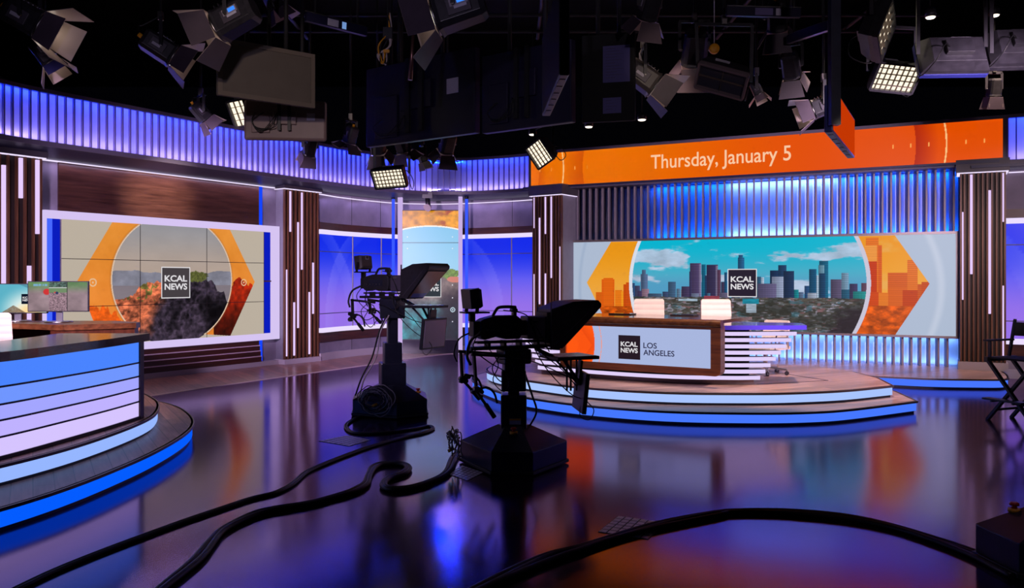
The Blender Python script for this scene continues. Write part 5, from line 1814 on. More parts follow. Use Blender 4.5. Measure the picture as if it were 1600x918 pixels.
    Mt = Mh @ Matrix.Translation((0.70, 0, -0.26)) @ Matrix.Rotation(R(tyaw), 4, 'Z') @ Matrix.Rotation(R(6), 4, 'Y')
    m = MB(); m.M = Mt; m.b2((-0.028, -0.235, -0.34), (0.012, 0.235, 0.02)); tm = B('talent_monitor', m, BLK, bevel=0.006)
    m = MB(); m.M = Mt; m.b2((0.012, -0.215, -0.32), (0.015, 0.215, 0.0)); B('monitor_face', m, pmat('pale_monitor_face', lin(200, 190, 225), 0.35), tm)
    m = MB(); m.M = Mt; m.b2((-0.05, -0.06, -0.1), (-0.028, 0.06, 0.12)); B('monitor_mount', m, BLK2, tm)
    # viewfinder
    m = mbn(); m.b2((-0.42, -0.02, 0.24), (-0.37, 0.02, 0.31)); m.bar((-0.48, 0, 0.315), (-0.26, 0, 0.315), 0.16, 0.014)
    for s in (-1, 1): m.bar((-0.40, s * 0.125, 0.315), (-0.38, s * 0.125, 0.44), 0.012, 0.03)
    m.bar((-0.40, -0.125, 0.315), (-0.40, 0.125, 0.315), 0.03, 0.014)
    B('viewfinder_yoke', m, BLK2)
    Mv = Mh @ Matrix.Translation((-0.40, 0, 0.435)) @ Matrix.Rotation(R(-6), 4, 'Y')
    m = MB(); m.M = Mv; m.loft([[(x, y * k, z * k) for y, z in ((-.112, -.085), (.112, -.085), (.112, .085), (-.112, .085))] for x, k in ((-0.05, 1.0), (0.035, 1.0), (0.065, 0.86))]); vf = B('viewfinder', m, case_vf, bevel=0.006)
    m = MB(); m.M = Mv; m.b2((0.064, -0.03, 0.03), (0.069, 0.03, 0.085)); tl = B('tally_light_plate', m, PAPER, vf)
    m = MB(); m.M = Mv; m.cyl((0.069, 0, 0.058), (0.073, 0, 0.058), 0.018, seg=14); B('tally_lens', m, BLK, tl)
    m = MB(); m.M = Mv; m.b2((0.066, -0.08, -0.062), (0.068, 0.08, -0.05)); B('vent_slot', m, BLK, vf)
    # pan bars with grips and controls
    for s in (-1, 1):
        d = pan_drop * (1.0 if s < 0 else 0.8)
        m = mbn()
        m.cyl((-0.12, s * 0.11, -0.06), (-0.46, s * 0.16, -0.03), 0.014, seg=10)
        m.bar((-0.44, s * 0.16, -0.02), (-0.42, s * 0.17, -0.02 - d * .62), 0.035, 0.02)
        bar = B('pan_bar', m, BLK2)
        j = Vector((-0.42, s * 0.17, -0.02 - d * .62))
        for q in range(6):
            m = mbn(); o_ = Vector((rng.uniform(-.04, .05), rng.uniform(-.02, .02), rng.uniform(-.05, .05)))
            m.cyl(j + o_ + Vector((0, -0.025, 0)), j + o_ + Vector((0, 0.025, 0)), rng.uniform(.012, .026), seg=12); B('clamp_joint', m, STEEL if q % 3 == 0 else BLK2, bar)
        m = mbn(); m.cyl(j, j + Vector((0.16, 0, -d * .42)), 0.013, seg=10); m.cyl(j + Vector((0.085, 0, -d * .22)), j + Vector((0.165, 0, -d * .44)), 0.020, seg=12); B('grip', m, RUB, bar)
        m = mbn(); m.tube(smooth_pts([j, j + Vector((0.09, 0.0, 0.03)), j + Vector((0.16, 0.0, -0.02)), j + Vector((0.19, 0, -0.11))], 3), 0.010, 8); B('control_arm', m, BLK2, bar)
        m = mbn(); m.tube(smooth_pts([(-0.36, s * .1, 0.14), (-0.46, s * .14, 0.08), (-0.50, s * .16, -0.04), (-0.47, s * .17, -.12)], 4), 0.012 if s < 0 else 0.007, 8); B('control_cable', m, RUB, bar)
    # loose cabling
    runs = [[(-0.34, -0.05, 0.16), (-0.42, -0.10, 0.02), (-0.30, -0.14, -0.10), (-0.14, -0.14, -0.20), (-0.10, -0.14, -0.34)],
            [(-0.30, -0.06, 0.05), (-0.20, -0.12, -0.12), (-0.26, -0.15, -0.26), (-0.16, -0.15, -0.36), (-0.08, -0.13, -0.28)],
            [(0.12, -0.10, 0.06), (0.22, -0.14, -0.14), (0.36, -0.14, -0.30), (0.54, -0.10, -0.44), (0.66, -0.08, -0.48)],
            [(0.10, -0.08, 0.05), (0.26, -0.12, -0.08), (0.44, -0.12, -0.22), (0.58, -0.1, -0.36), (0.60, -0.05, -0.26)],
            [(-0.05, -0.12, -0.08), (0.10, -0.16, -0.11), (0.28, -0.15, -0.18), (0.46, -0.12, -0.26), (0.62, -0.06, -0.30)],
            [(0.62, -0.10, -0.50), (0.60, -0.12, -0.62), (0.68, -0.14, -0.66), (0.74, -0.12, -0.58), (0.68, -0.1, -0.50)],
            [(-0.20, -0.14, -0.06), (-0.28, -0.18, -0.16), (-0.20, -0.2, -0.27), (-0.08, -0.18, -0.22), (-0.10, -0.16, -0.10), (-0.20, -0.15, -0.08)],
            [(-0.10, 0.0, 0.33), (0.06, -0.08, 0.30), (0.16, -0.10, 0.20), (0.24, -0.12, 0.06), (0.30, -0.10, -0.04)]]
    for rn in runs:
        m = mbn(); m.tube(smooth_pts(rn, 6), 0.0048, 6); B('cable', m, RUB)
    m = mbn(); m.cyl((0.33, -0.15, 0.02), (0.70, -0.20, 0.36), 0.006, seg=8); B('hood_strut', m, DGRY)


# near camera
t = thing('studio_camera', 'near studio camera and prompter on a black pedestal, seen in silhouette', 'camera', (0.015, 7.33, 0))
pedestal(t, None, 21, -92, 0.485, [(0.225, 0.24, 0.625, 0), (0.10, 0.6, 0.66, 0), (0.215, 0.655, 0.84, 0), (0.185, 0.83, 0.99, 8)], button=(0.0, -0.25, 0.325), seed=3,
         bundle=((-0.50, -0.10, 0.20), 0.13, 9), side_tag=((0.012, -0.125, 0.40), (0.10, 0.004, 0.05)))
camera_head(t, 1.03, 24, tyaw=-17, seed=2, pan_drop=0.52)
mb = MB(); mb.tube(smooth_pts([(0.10, 0.0, 0.8), (0.16, -0.05, 0.62), (0.20, -0.05, 0.48), (0.15, -0.02, 0.36), (0.12, 0, 0.33)], 5), 0.009, 6); mb.build('cable', RUB, t)
# far camera
t = thing('studio_camera', 'farther studio camera on a dark pedestal before the tall tower screen', 'camera', ((613 - CX) / FPX * 10.2, 10.2, 0))
pedestal(t, None, 24, -52, 0.52, [(0.30, 0.24, 0.62, 16), (0.215, 0.6, 0.865, 16), (0.125, 0.85, 1.17, 16)], button=(0.33, -0.12, 0.27), seed=5,
         bundle=((-0.12, -0.47, 0.22), 0.17, 13))
mb = MB(); mb.box((0, 0, 1.235), (0.30, 0.22, 0.15), Matrix.Rotation(R(10), 3, 'Z')); mb.build('head_block', NAVYP, t, bevel=0.01)
camera_head(t, 1.41, -30, dx=-0.06, seed=4, pan_drop=0.36, case_vf=CASE)
mb = MB(); mb.tube(smooth_pts([(-0.05, -0.12, 1.2), (-0.14, -0.14, 1.0), (-0.22, -0.16, 0.7), (-0.34, -0.2, 0.45), (-0.40, -0.28, 0.25)], 6), 0.010, 6); mb.build('cable', RUB, t)
mb = MB(); mb.tube(smooth_pts([(-0.02, -0.13, 1.2), (-0.12, -0.15, 1.0), (-0.17, -0.16, 0.7), (-0.30, -0.22, 0.45), (-0.34, -0.34, 0.25)], 6), 0.008, 6); mb.build('cable', pmat('grey_cable', lin(190, 180, 185), 0.4), t)
# pedestal cut by the right edge of the frame
t = thing('camera_pedestal', 'corner of a dark pedestal base with a red stop button, at right front', 'pedestal', (3.18, 4.72, 0))
pedestal(t, None, 22, -175, 0.50, [(0.235, 0.24, 0.62, 10), (0.2, 0.6, 0.9, 10)], button=(-0.27, 0.10, 0.29), seed=6)

# ================================================================== FLOOR CABLES AND GRID PLATES
def floor_cable(label, pix, r, n=2, spread=0.03, mat=RUB, ties=False, seed=1, zlift=0.0):
    t = thing('floor_cable', label, 'cable', (G(*pix[0]).x, G(*pix[0]).y, 0))
    pts = [G(*p) for p in pix]
    sp = smooth_pts(pts, 8)
    P = plan([(p.x, p.y) for p in sp])
    rng = random.Random(seed)
    for k in range(n):
        ph = rng.uniform(0, 6)
        o0 = (k - (n - 1) / 2) * spread
        q = []
        for i, p in enumerate(P):
            m = Vector(p[2:]); m = m.normalized() if m.length else m
            off = o0 + 0.012 * math.sin(i * 0.23 + ph)
            lay = r if n < 4 or k % 2 == 0 else r * 2.4
            q.append((p[0] + m.x * off, p[1] + m.y * off, lay + zlift))
        mb = MB(); mb.tube(q, r, 8, flat=0.95); mb.build('strand', mat, t, world=True)
    return t


floor_cable('thin cable bundle running from the far camera to the lower left corner',
            [(566, 650), (548, 660), (541, 669), (549, 677), (575, 678.5), (609, 676), (645, 672), (670, 667), (678, 671), (663, 677), (631, 684), (594, 695), (554, 708), (510, 724), (481, 738), (459, 758), (430, 771), (394, 780), (350, 796), (262, 826), (175, 857), (109, 885), (39, 918), (-30, 950)], 0.013, 2, 0.022, seed=2)
floor_cable('thick black cable looping in an S from the near camera to the lower edge',
            [(724, 706), (709, 719), (696, 741), (674, 755), (645, 765), (613, 767), (600, 760), (606, 750), (631, 742), (640, 734), (628, 728), (598, 728), (581, 734), (576, 745), (574, 758), (554, 769), (522, 779), (481, 791), (416, 802), (381, 813), (350, 831), (332, 852), (306, 878), (258, 918), (230, 948)], 0.020, 2, 0.03, seed=4)
floor_cable('thick black cable arching across the right front floor to the pedestal',
            [(720, 938), (790, 905), (860, 874), (906, 860), (976, 839), (1045, 821), (1119, 806), (1147, 803), (1230, 804), (1322, 812), (1392, 826), (1461, 848), (1531, 874), (1590, 905)], 0.019, 3, 0.026, seed=7)


def grid_plate(label, quad, nx, ny):
    t = thing('grid_plate', label, 'floor grid', (G(*quad[0]).x, G(*quad[0]).y, 0), group='pale grid plates on the floor')
    q = [G(*p) for p in quad]

    def at(u, v):
        a = q[0].lerp(q[1], u); b = q[3].lerp(q[2], u)
        return a.lerp(b, v)
    mb = MB(); mb.prism([at(0, 0).xy, at(1, 0).xy, at(1, 1).xy, at(0, 1).xy], 0.0, 0.003); mb.build('plate', pmat('dark_plate', lin(48, 40, 66), 0.5), t, world=True)
    mb = MB()
    g = 0.10
    for i in range(nx):
        for j in range(ny):
            u0, u1, v0, v1 = (i + g) / nx, (i + 1 - g) / nx, (j + g) / ny, (j + 1 - g) / ny
            mb.prism([at(u0, v0).xy, at(u1, v0).xy, at(u1, v1).xy, at(u0, v1).xy], 0.003, 0.005)
    mb.build('pale_squares', pmat('pale_grid_paint', lin(245, 240, 255), 0.3), t, world=True)


grid_plate('pale grid plate on the floor under the right front cable', [(934, 831), (1013, 843), (1038, 816), (966, 806)], 6, 6)
grid_plate('pale grid plate on the floor left of the far camera base', [(498, 689), (546, 697), (580, 687), (542, 680)], 6, 6)
grid_plate('pale grid plate on the floor by the left foot of the near pedestal', [(700, 741), (730, 751), (756, 738), (722, 727)], 6, 6)

# ================================================================== LIGHTING GRID AND HANGING GEAR
FIX = pmat('fixture_black_paint', (0.022, 0.020, 0.026), 0.38, noise=0.3, nscale=18)
DOOR = pmat('barn_door_paint', lin(74, 62, 74), 0.5, noise=0.12, nscale=6)
DOORIN = pmat('barn_door_inside', lin(170, 150, 145), 0.4)
WARML = emat('warm_lamp_glow', (255, 240, 220), 3.0)
WARMC = emat('warm_cells', (255, 238, 210), 1.35)
LCD = emat('blue_status_display', (60, 140, 255), 1.0)
GRIDZ = 5.35
PIPE = pmat('matt_black_pipe', (0.004, 0.004, 0.005), 0.7)


def aimM(pos, d, roll=0.0):
    q = Vector(d).normalized().to_track_quat('X', 'Z')
    return Matrix.Translation(pos) @ q.to_matrix().to_4x4() @ Matrix.Rotation(R(roll), 4, 'X')


def hanger(t, M, p, half, name='yoke', side='Y'):
    """U yoke around the body plus clamp and drop pole up to the grid"""
    a = M @ Vector((p, half, 0)); b = M @ Vector((p, -half, 0))
    c = (a + b) / 2
    top = c + Vector((0, 0, half * 1.7 + 0.04))
    ax = (a - b); ax.z *= 0.3
    hl = ax.normalized() * half
    mb = MB(); mb.bar(a, top + hl, 0.012, 0.035); mb.bar(b, top - hl, 0.012, 0.035); mb.bar(top + hl * 1.03, top - hl * 1.03, 0.012, 0.035)
    mb.build(name, FIX, t, world=True)
    mb = MB(); mb.cyl(top, (top.x, top.y, 7.19), 0.014, seg=8); mb.build('drop_pole', PIPE, t, world=True)
    mb = MB(); mb.box((top.x, top.y, top.z + 0.05), (0.05, 0.05, 0.09)); mb.build('pipe_clamp', STEEL, t, world=True)
    return top


def fresnel(label, px, py, dist, d, s, on=True, roll=0, opens=(28, 28, 34, 34), tag_=True, disp=False, conn=True, doorm=None, group=None, bodym=None, name='spotlight'):
    """body behind, round lens, four barn doors in front; s = lens housing width"""
    pos = W(px, py, dist)
    t = thing(name, label, 'stage light', pos, group=group)
    M = aimM(pos, d, roll)
    h = s / 2
    sg = 1 if M[1][1] < 0 else -1
    bm_ = bodym or FIX

    def B(n, mb, mat, par=None, bevel=0):
        return mb.build(n, mat, par or t, world=True, bevel=bevel)

    def m():
        x = MB(); x.M = M; return x
    k = m(); k.loft([[(x, y * q * h, z * q * h) for y, z in ((-1, -.7), (-.7, -1), (.7, -1), (1, -.7), (1, .7), (.7, 1), (-.7, 1), (-1, .7))] for x, q in ((-1.35 * s, .70), (-1.2 * s, .85), (-.1 * s, .92), (0, 1.0))]); body = B('housing', k, bm_, bevel=0.004)
    for i in range(5):
        k = m(); x = (-.25 - .16 * i) * s; k.b2((x, -h * .80, h * .82), (x + .03 * s, h * .80, h * 1.02)); B('cooling_fin', k, bm_, body)
    k = m(); k.b2((-1.0 * s, sg * h * 1.02, -h * .5), (-.35 * s, sg * h * .90, h * .35)); side = B('ballast_box', k, DGRY, body, 0.004)
    if tag_:
        k = m(); k.b2((-.95 * s, -h * 0.55, h * .93), (-.30 * s, -h * .12, h * .96)); B('white_label', k, PAPER, body)
        k = m(); k.b2((-.9 * s, sg * h * 1.045, -h * .25), (-.55 * s, sg * h * 1.03, -h * .02)); B('white_label', k, PAPER, body)
    if disp:
        k = m(); k.b2((-.95 * s, sg * h * 1.05, -h * .1), (-.45 * s, sg * h * 1.03, h * .32)); q = B('control_panel', k, pmat('panel_grey', lin(150, 140, 150), 0.4), body)
        k = m(); k.b2((-.90 * s, sg * h * 1.08, h * .0), (-.66 * s, sg * h * 1.05, h * .24)); B('status_display', k, LCD, body)
    k = m(); k.lathe([(h * .98, 0.0), (h * 1.02, .02 * s), (h * 1.02, .07 * s), (h * .9, .08 * s)], axis='x', seg=28); B('front_ring', k, STEEL if on else bm_)  # bright steel on lit lamps stands in for lens glow on the rim
    k = m(); k.lathe([(h * .86, .075 * s), (h * .6, .10 * s), (h * .25, .115 * s), (0.002, .12 * s)], axis='x', seg=24); B('lens', k, WARML if on else pmat('dark_lens', (0.03, 0.03, 0.04), 0.08))
    for j, (ang_, op) in enumerate(zip((0, 180, 90, 270), opens)):
        Md = M @ Matrix.Rotation(R(ang_), 4, 'X') @ Matrix.Translation((.08 * s, 0, h * 1.0)) @ Matrix.Rotation(R(-op), 4, 'Y')
        w0, w1, L = h * .98, h * 1.42 if j < 2 else h * 1.15, s * (.95 if j < 2 else .80)
        k = MB(); k.M = Md; k.prism([(0, -w0), (0, w0), (L, w1), (L, -w1)], -0.003, 0.0)
        dr = B('barn_door', k, DOORIN)
        k = MB(); k.M = Md; k.prism([(0.001, -w0), (0.001, w0), (L, w1), (L, -w1)], 0.0005, 0.003); B('door_outer_skin', k, doorm or DOOR, dr)
    if conn:
        k = m(); k.cyl((-1.35 * s, 0, 0), (-1.55 * s, 0, .02 * s), .10 * s, seg=12); B('power_connector', k, YEL, body)
        k = m(); k.tube(smooth_pts([(-1.5 * s, 0, 0), (-1.75 * s, .05, .1), (-1.6 * s, .02, .5 * s), (-1.2 * s, 0, 1.3 * s)], 5), 0.007, 6); B('power_cable', k, RUB, body)
    for zz in (-1, 1):
        k = m(); k.cyl((-.55 * s, zz * h * .95, 0), (-.55 * s, zz * h * 1.25, 0), .045 * s, seg=10); B('tilt_knob', k, STEEL)
    hanger(t, M, -.55 * s, h * 1.22)
    return t


def softbox(label, px, py, dist, d, w_, h_, nx, ny, on=True, roll=0, depth=0.16, face=None, group=None, framem=None):
    pos = W(px, py, dist)
    t = thing('panel_light', label, 'stage light', pos, group=group)
    M = aimM(pos, d, roll)

    def m():
        x = MB(); x.M = M; return x

    def B(n, mb, mat, par=None, bevel=0):
        return mb.build(n, mat, par or t, world=True, bevel=bevel)
    k = m(); k.loft([[(x, y * w_ / 2 * q, z * h_ / 2 * q) for y, z in ((-1, -1), (1, -1), (1, 1), (-1, 1))] for x, q in ((-depth, .78), (-depth * .3, 1.0), (0, 1.02))]); body = B('housing', k, FIX, bevel=0.004)
    fm = framem or FIX
    k = m()
    for s in (-1, 1):
        k.b2((0, s * w_ / 2 - .012, -h_ / 2), (.05, s * w_ / 2 + .012, h_ / 2)); k.b2((0, -w_ / 2, s * h_ / 2 - .012), (.05, w_ / 2, s * h_ / 2 + .012))
    B('frame', k, fm)
    k = m(); k.b2((0.001, -w_ / 2 + .012, -h_ / 2 + .012), (.006, w_ / 2 - .012, h_ / 2 - .012)); B('diffuser', k, (face or WARMC) if on else pmat('unlit_diffuser', (0.05, 0.05, 0.07), 0.4))
    k = m()
    for i in range(1, nx): y = -w_ / 2 + w_ * i / nx; k.b2((.006, y - .0025, -h_ / 2 + .01), (.030, y + .0025, h_ / 2 - .01))
    for j in range(1, ny): z = -h_ / 2 + h_ * j / ny; k.b2((.006, -w_ / 2 + .01, z - .0025), (.030, w_ / 2 - .01, z + .0025))
    B('egg_crate', k, pmat('crate_fabric', lin(96, 84, 76), 0.6))
    k = m(); k.b2((-depth - .05, -w_ * .2, -h_ * .2), (-depth + .0, w_ * .2, h_ * .2)); B('power_box', k, FIX, body, .004)
    k = m(); k.b2((-depth * .8, -w_ * .25, h_ * .44), (-depth * .35, w_ * .05, h_ * .46)); B('white_label', k, PAPER, body)
    k = m(); k.tube(smooth_pts([(-depth, w_ * .1, 0), (-depth - .14, w_ * .3, -.05), (-depth - .1, w_ * .45, -.2), (-depth * .3, w_ * .55, -.22), (-depth * .2, w_ * .55, -.02)], 5), .006, 6); B('power_cable', k, RUB, body)
    hanger(t, M, -depth * .5, w_ / 2 + .03)
    return t


# barn-door spotlights
fresnel('spotlight with wide open barn doors at the top left corner of the grid', 70, 44, 7.6, (.86, .02, -.46), .28, opens=(30, 16, 14, 16))
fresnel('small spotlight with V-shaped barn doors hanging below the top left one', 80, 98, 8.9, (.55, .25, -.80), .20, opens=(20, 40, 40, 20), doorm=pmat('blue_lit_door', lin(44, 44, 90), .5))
fresnel('spotlight with yellow connector hanging over the left ribbed header', 270, 88, 9.2, (.80, .35, -.5), .26, opens=(38, 20, 30, 30))
fresnel('spotlight with blue status display left above the big grey flag panel', 343, 42, 7.6, (-.90, .15, -.42), .28, disp=True, conn=False, opens=(22, 30, 12, 30))
fresnel('large spotlight with blue status display at top centre of the grid', 683, 26, 7.2, (-.90, .1, -.26), .32, disp=True, conn=False, opens=(35, 38, 30, 30))
fresnel('bright grey spotlight right of the papers on the black rack panel', 1022, 134, 9.0, (.80, .0, -.58), .27, opens=(28, 12, 10, 16), conn=False, bodym=pmat('grey_fixture_body', lin(70, 64, 62), .4))
fresnel('spotlight tipped away with its lower barn door facing the studio, below the yellow cap', 1083, 98, 9.7, (.02, .60, -.80), .28, opens=(32, 32, 30, 30), on=True)
fresnel('small dark spotlight with one lit edge above the orange date screen', 1270, 172, 9.4, (-.88, .25, -.32), .22, opens=(18, 24, 20, 30), conn=False)
fresnel('dark spotlight hanging low over the header left of the grey flag panel', 322, 185, 10.6, (.55, .45, -.7), .17, opens=(20, 20, 20, 20), on=False)
fresnel('narrow black spotlight hanging alone under the rear of the grey monitor', 482, 240, 10.8, (-.35, .5, -.8), .16, opens=(6, 6, 6, 6), on=False, conn=False)
fresnel('spotlight with violet barn door just above the wide low panel light, its left', 592, 237, 12.5, (.1, .5, -.75), .22, opens=(20, 40, 30, 30))
fresnel('spotlight with pale triangular barn doors in the middle of the low cluster', 632, 236, 12.1, (.25, .35, -.8), .20, opens=(44, 30, 45, 40), doorm=pmat('pale_door', lin(150, 136, 132), .5))
fresnel('narrow black profile spotlight hanging out of the low cluster', 662, 252, 12.8, (.28, .2, -.9), .13, opens=(4, 4, 4, 4), on=False, conn=False)
fresnel('spotlight with violet barn door right end of the low cluster', 696, 236, 12.4, (-.25, .45, -.7), .22, opens=(30, 40, 40, 30))
fresnel('small twin-glow spotlight left of the black monitor row', 545, 222, 11.7, (-.3, .25, -.8), .17, opens=(60, 50, 60, 60))
fresnel('tiny spotlight with a pale square door above the date lettering', 1186, 148, 9.8, (.35, -.1, -.75), .12, opens=(20, 60, 30, 30), conn=False)
fresnel('dark spotlight with a grey square flag behind the black hanging post', 1238, 118, 9.4, (.3, .5, -.7), .20, opens=(60, 30, 20, 20), conn=False, doorm=pmat('grey_flag', lin(96, 88, 92), .5))
fresnel('dark spotlight behind the top of the grey flag panel', 432, 12, 10.3, (.4, .3, -.8), .20, on=False)
fresnel('black spotlight at the top of the grid between the papers and the yellow cap', 1010, 28, 8.2, (-.2, .5, -.8), .2, on=False)
fresnel('black spotlight high above the date screen near the label bar', 1215, 45, 9.0, (.2, .5, -.8), .22, on=False)
fresnel('tall black profile spotlight standing over the right end of the date screen', 1552, 150, 11.2, (.0, .2, -1), .17, opens=(3, 3, 3, 3), on=False, conn=False)
# panel lights
softbox('small lit panel light left above the rear of the grey monitor', 377, 176, 10.2, (-.35, -.8, -.42), .26, .32, 3, 4, roll=4)
softbox('wide lit panel light hanging lowest, before the curved header', 609, 277, 11.3, (-.22, -.82, -.52), .46, .27, 9, 5, roll=3)
softbox('lit panel light tilted over the left end of the date screen', 845, 239, 11.0, (-.55, -.72, -.42), .30, .32, 5, 6, roll=24)
softbox('tall lit panel light seen steeply from the side at upper right', 1378, 48, 8.2, (.78, -.55, -.25), .42, .44, 4, 5, roll=-24)
softbox('brightest lit panel light with square cells at upper right', 1398, 120, 8.6, (.02, -.78, -.62), .46, .30, 8, 5, roll=-6)
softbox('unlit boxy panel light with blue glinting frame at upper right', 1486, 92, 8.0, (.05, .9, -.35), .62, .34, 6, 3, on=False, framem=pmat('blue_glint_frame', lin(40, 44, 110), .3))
softbox('unlit open-frame panel light tilted beside the yellow cap spotlight', 1128, 124, 8.5, (-.42, -.55, -.72), .50, .30, 2, 2, on=False, roll=-28, framem=pmat('pale_frame', lin(120, 104, 110), .35))
softbox('unlit black panel light with a white label cut by the right edge', 1590, 80, 8.2, (.1, .9, -.4), .60, .36, 5, 3, on=False)


def hung_monitor(label, p0, p1, z0, z1, th, mat, drop=True, screen=None, mount=True, vents=False, name='hanging_monitor', bev=0.01, frame=None, cat='monitor'):
    """slab from plan point p0 to p1 (left to right seen from the camera)"""
    p0, p1 = Vector(p0), Vector(p1)
    d = (p1 - p0); L = d.length; d.normalize(); n = Vector((d.y, -d.x))

    def fr(s, o, z):
        q = p0 + d * s + n * o
        return Vector((q.x, q.y, z))
    c = (p0 + p1) / 2
    t = thing(name, label, cat, (c.x, c.y, z0))
    mb = MB(); mb.fbox(fr, (0, L), (-th, 0), (z0, z1)); mb.build('casing', mat, t, world=True, bevel=bev)
    if frame:
        mb = MB()
        for (a, b, e, f_) in ((0, L, z0, z0 + .045), (0, L, z1 - .045, z1), (0, .045, z0 + .045, z1 - .045), (L - .045, L, z0 + .045, z1 - .045)): mb.fbox(fr, (a, b), (0, .012), (e, f_))
        mb.build('rim', frame, t, world=True)
    if screen:
        mb = MB(); mb.fbox(fr, (.02, L - .02), (0, .003), (z0 + .02, z1 - .02)); mb.build('screen', screen, t, world=True)
    if mount:
        mb = MB(); mb.fbox(fr, (L * .36, L * .64), (.0, .05), (z0 + (z1 - z0) * .38, z0 + (z1 - z0) * .72)); mb.fbox(fr, (L * .1, L * .32), (.0, .03), (z0 + .08, z0 + (z1 - z0) * .6)); mb.build('rear_cover', mat, t, world=True, bevel=.008)
        mb = MB(); mb.fbox(fr, (L * .42, L * .46), (.05, .08), (z0 + .1, z1)); mb.fbox(fr, (L * .54, L * .58), (.05, .08), (z0 + .1, z1)); mb.build('mount_rail', BLK2, t, world=True)
        rng = random.Random(int(L * 1000))
        for i in range(3):
            q = [fr(L * .2 + rng.uniform(-.05, .05), .07, z0 + .3), fr(L * .12, .09, z0 + .2), fr(L * .2, .08, z0 + .08 + .02 * i), fr(L * (.3 + .05 * i), .09, z0 + .14), fr(L * .42, .09, z0 + .3)]
            mb = MB(); mb.tube(smooth_pts(q, 5), .005, 6); mb.build('cable', RUB, t, world=True)
        mb = MB(); mb.fbox(fr, (L * .76, L * .86), (.0, .003), (z0 + (z1 - z0) * .5, z0 + (z1 - z0) * .68)); mb.build('white_label', PAPER, t, world=True)
    if vents:
        mb = MB()
        for i in range(6): mb.fbox(fr, (L * (.08 + .15 * i), L * (.17 + .15 * i)), (-th * .8, -th * .2), (z0 - .004, z0)); 
        mb.build('vent_grille', BLK, t, world=True)
    if drop:
        for s in (.3, .7):
            q = fr(L * s, -th / 2, 0); mb = MB(); mb.cyl((q.x, q.y, z1 - .02), (q.x, q.y, GRIDZ), .022, seg=10); mb.build('drop_pole', PIPE, t, world=True)
    return t, fr, L


FLAG = pmat('grey_flag_cloth', lin(92, 84, 78), 0.7, noise=0.1, nscale=4)
hung_monitor('big blank grey flag panel with rounded rim hanging upper left', (-2.90, 8.2), (-2.10, 8.85), 3.45, 4.02, .05, FLAG, mount=False, name='flag_panel', frame=pmat('flag_rim', lin(104, 94, 86), .6), cat='panel')
hung_monitor('grey monitor seen from its rear below the big grey flag panel', (-3.05, 9.45), (-2.13, 9.55), 3.22, 3.68, .07, pmat('mauve_grey_case', lin(132, 110, 112), .45, noise=.05), bev=.03)
hung_monitor('large black monitor seen from its rear, left one of the centre row', (-1.84, 10.5), (-.42, 9.45), 3.30, 4.28, .09, pmat('navy_black_case', lin(26, 22, 50), .4))
hung_monitor('large black monitor seen from its rear, right one of the centre row', (-.34, 9.4), (.62, 8.7), 3.28, 4.15, .09, pmat('navy_black_case', lin(26, 22, 50), .4))
hung_monitor('long monitor seen edge-on from below with pale vented underside at top centre', (.415, 6.0), (.345, 7.5), 3.10, 3.80, .075, BLK, mount=False, vents=True)
q = hung_monitor('monitor edge-on with an orange-red face before the date screen', (2.70, 7.0), (3.50, 8.5), 2.87, 3.27, .07, pmat('navy_case', lin(40, 48, 110), .4), mount=False, vents=True, drop=False, screen=emat('red_orange_screen', (205, 58, 4), .9))[0]
mb = MB(); mb.b2((2.66, 6.93, 2.92), (2.74, 7.01, GRIDZ)); mb.build('drop_post', NAVYP, q, world=True)
# underside plate of the edge-on monitor
t, fr, L = hung_monitor('black equipment rack panel carrying two printed sheets', (.72, 8.6), (1.25, 8.45), 3.25, 4.15, .06, pmat('dull_black_board', (0.003, 0.003, 0.004), 0.8), mount=False, name='rack_panel', cat='panel')

for (a, b, z0, z1) in ((W(941, 72, 8.5), W(985, 72, 8.5), 3.645, 4.02), (W(941, 152, 8.5), W(971, 152, 8.5), 3.33, 3.49)):
    s0_ = (Vector((a.x, a.y)) - Vector((.72, 8.6))).dot(Vector((.53, -.15)).normalized()); s1_ = (Vector((b.x, b.y)) - Vector((.72, 8.6))).dot(Vector((.53, -.15)).normalized())
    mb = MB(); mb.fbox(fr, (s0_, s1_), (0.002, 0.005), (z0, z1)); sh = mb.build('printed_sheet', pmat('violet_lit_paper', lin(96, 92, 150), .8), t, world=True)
    mb = MB()
    for i in range(int((z1 - z0) / .03) - 1):
        zz = z1 - .03 - i * .03
        mb.fbox(fr, (s0_ + .03, s0_ + (s1_ - s0_) * (.45 + .4 * ((i * 7) % 5) / 5)), (.0055, .006), (zz, zz + .006))
    mb.build('print_lines', pmat('print_ink', lin(90, 84, 120), .8), sh, world=True)

# grid pipes
pg = 'black pipes of the lighting grid'
for i, (a, b) in enumerate([((-5.5, 8.0), (5.5, 8.0)), ((-5.5, 9.3), (6.0, 9.3)), ((-5.5, 10.7), (6.0, 10.7)), ((-4.5, 11.7), (6.0, 11.7)), ((-4.0, 12.47), (6.0, 12.47)), ((-3.2, 6.4), (-3.2, 13.0)), ((.4, 6.0), (.4, 13.0)), ((3.2, 6.4), (3.2, 13.0)), ((5.0, 6.4), (5.0, 13.0))]):
    t = thing('grid_pipe', 'black steel pipe of the ceiling lighting grid', 'pipe', (a[0], a[1], GRIDZ), group=pg)
    mb = MB(); mb.cyl((a[0], a[1], GRIDZ + (0.05 if i > 4 else 0)), (b[0], b[1], GRIDZ + (0.05 if i > 4 else 0)), .025, seg=10); mb.build('tube', pmat('matt_black_pipe', (0.004, 0.004, 0.005), 0.7), t, world=True)


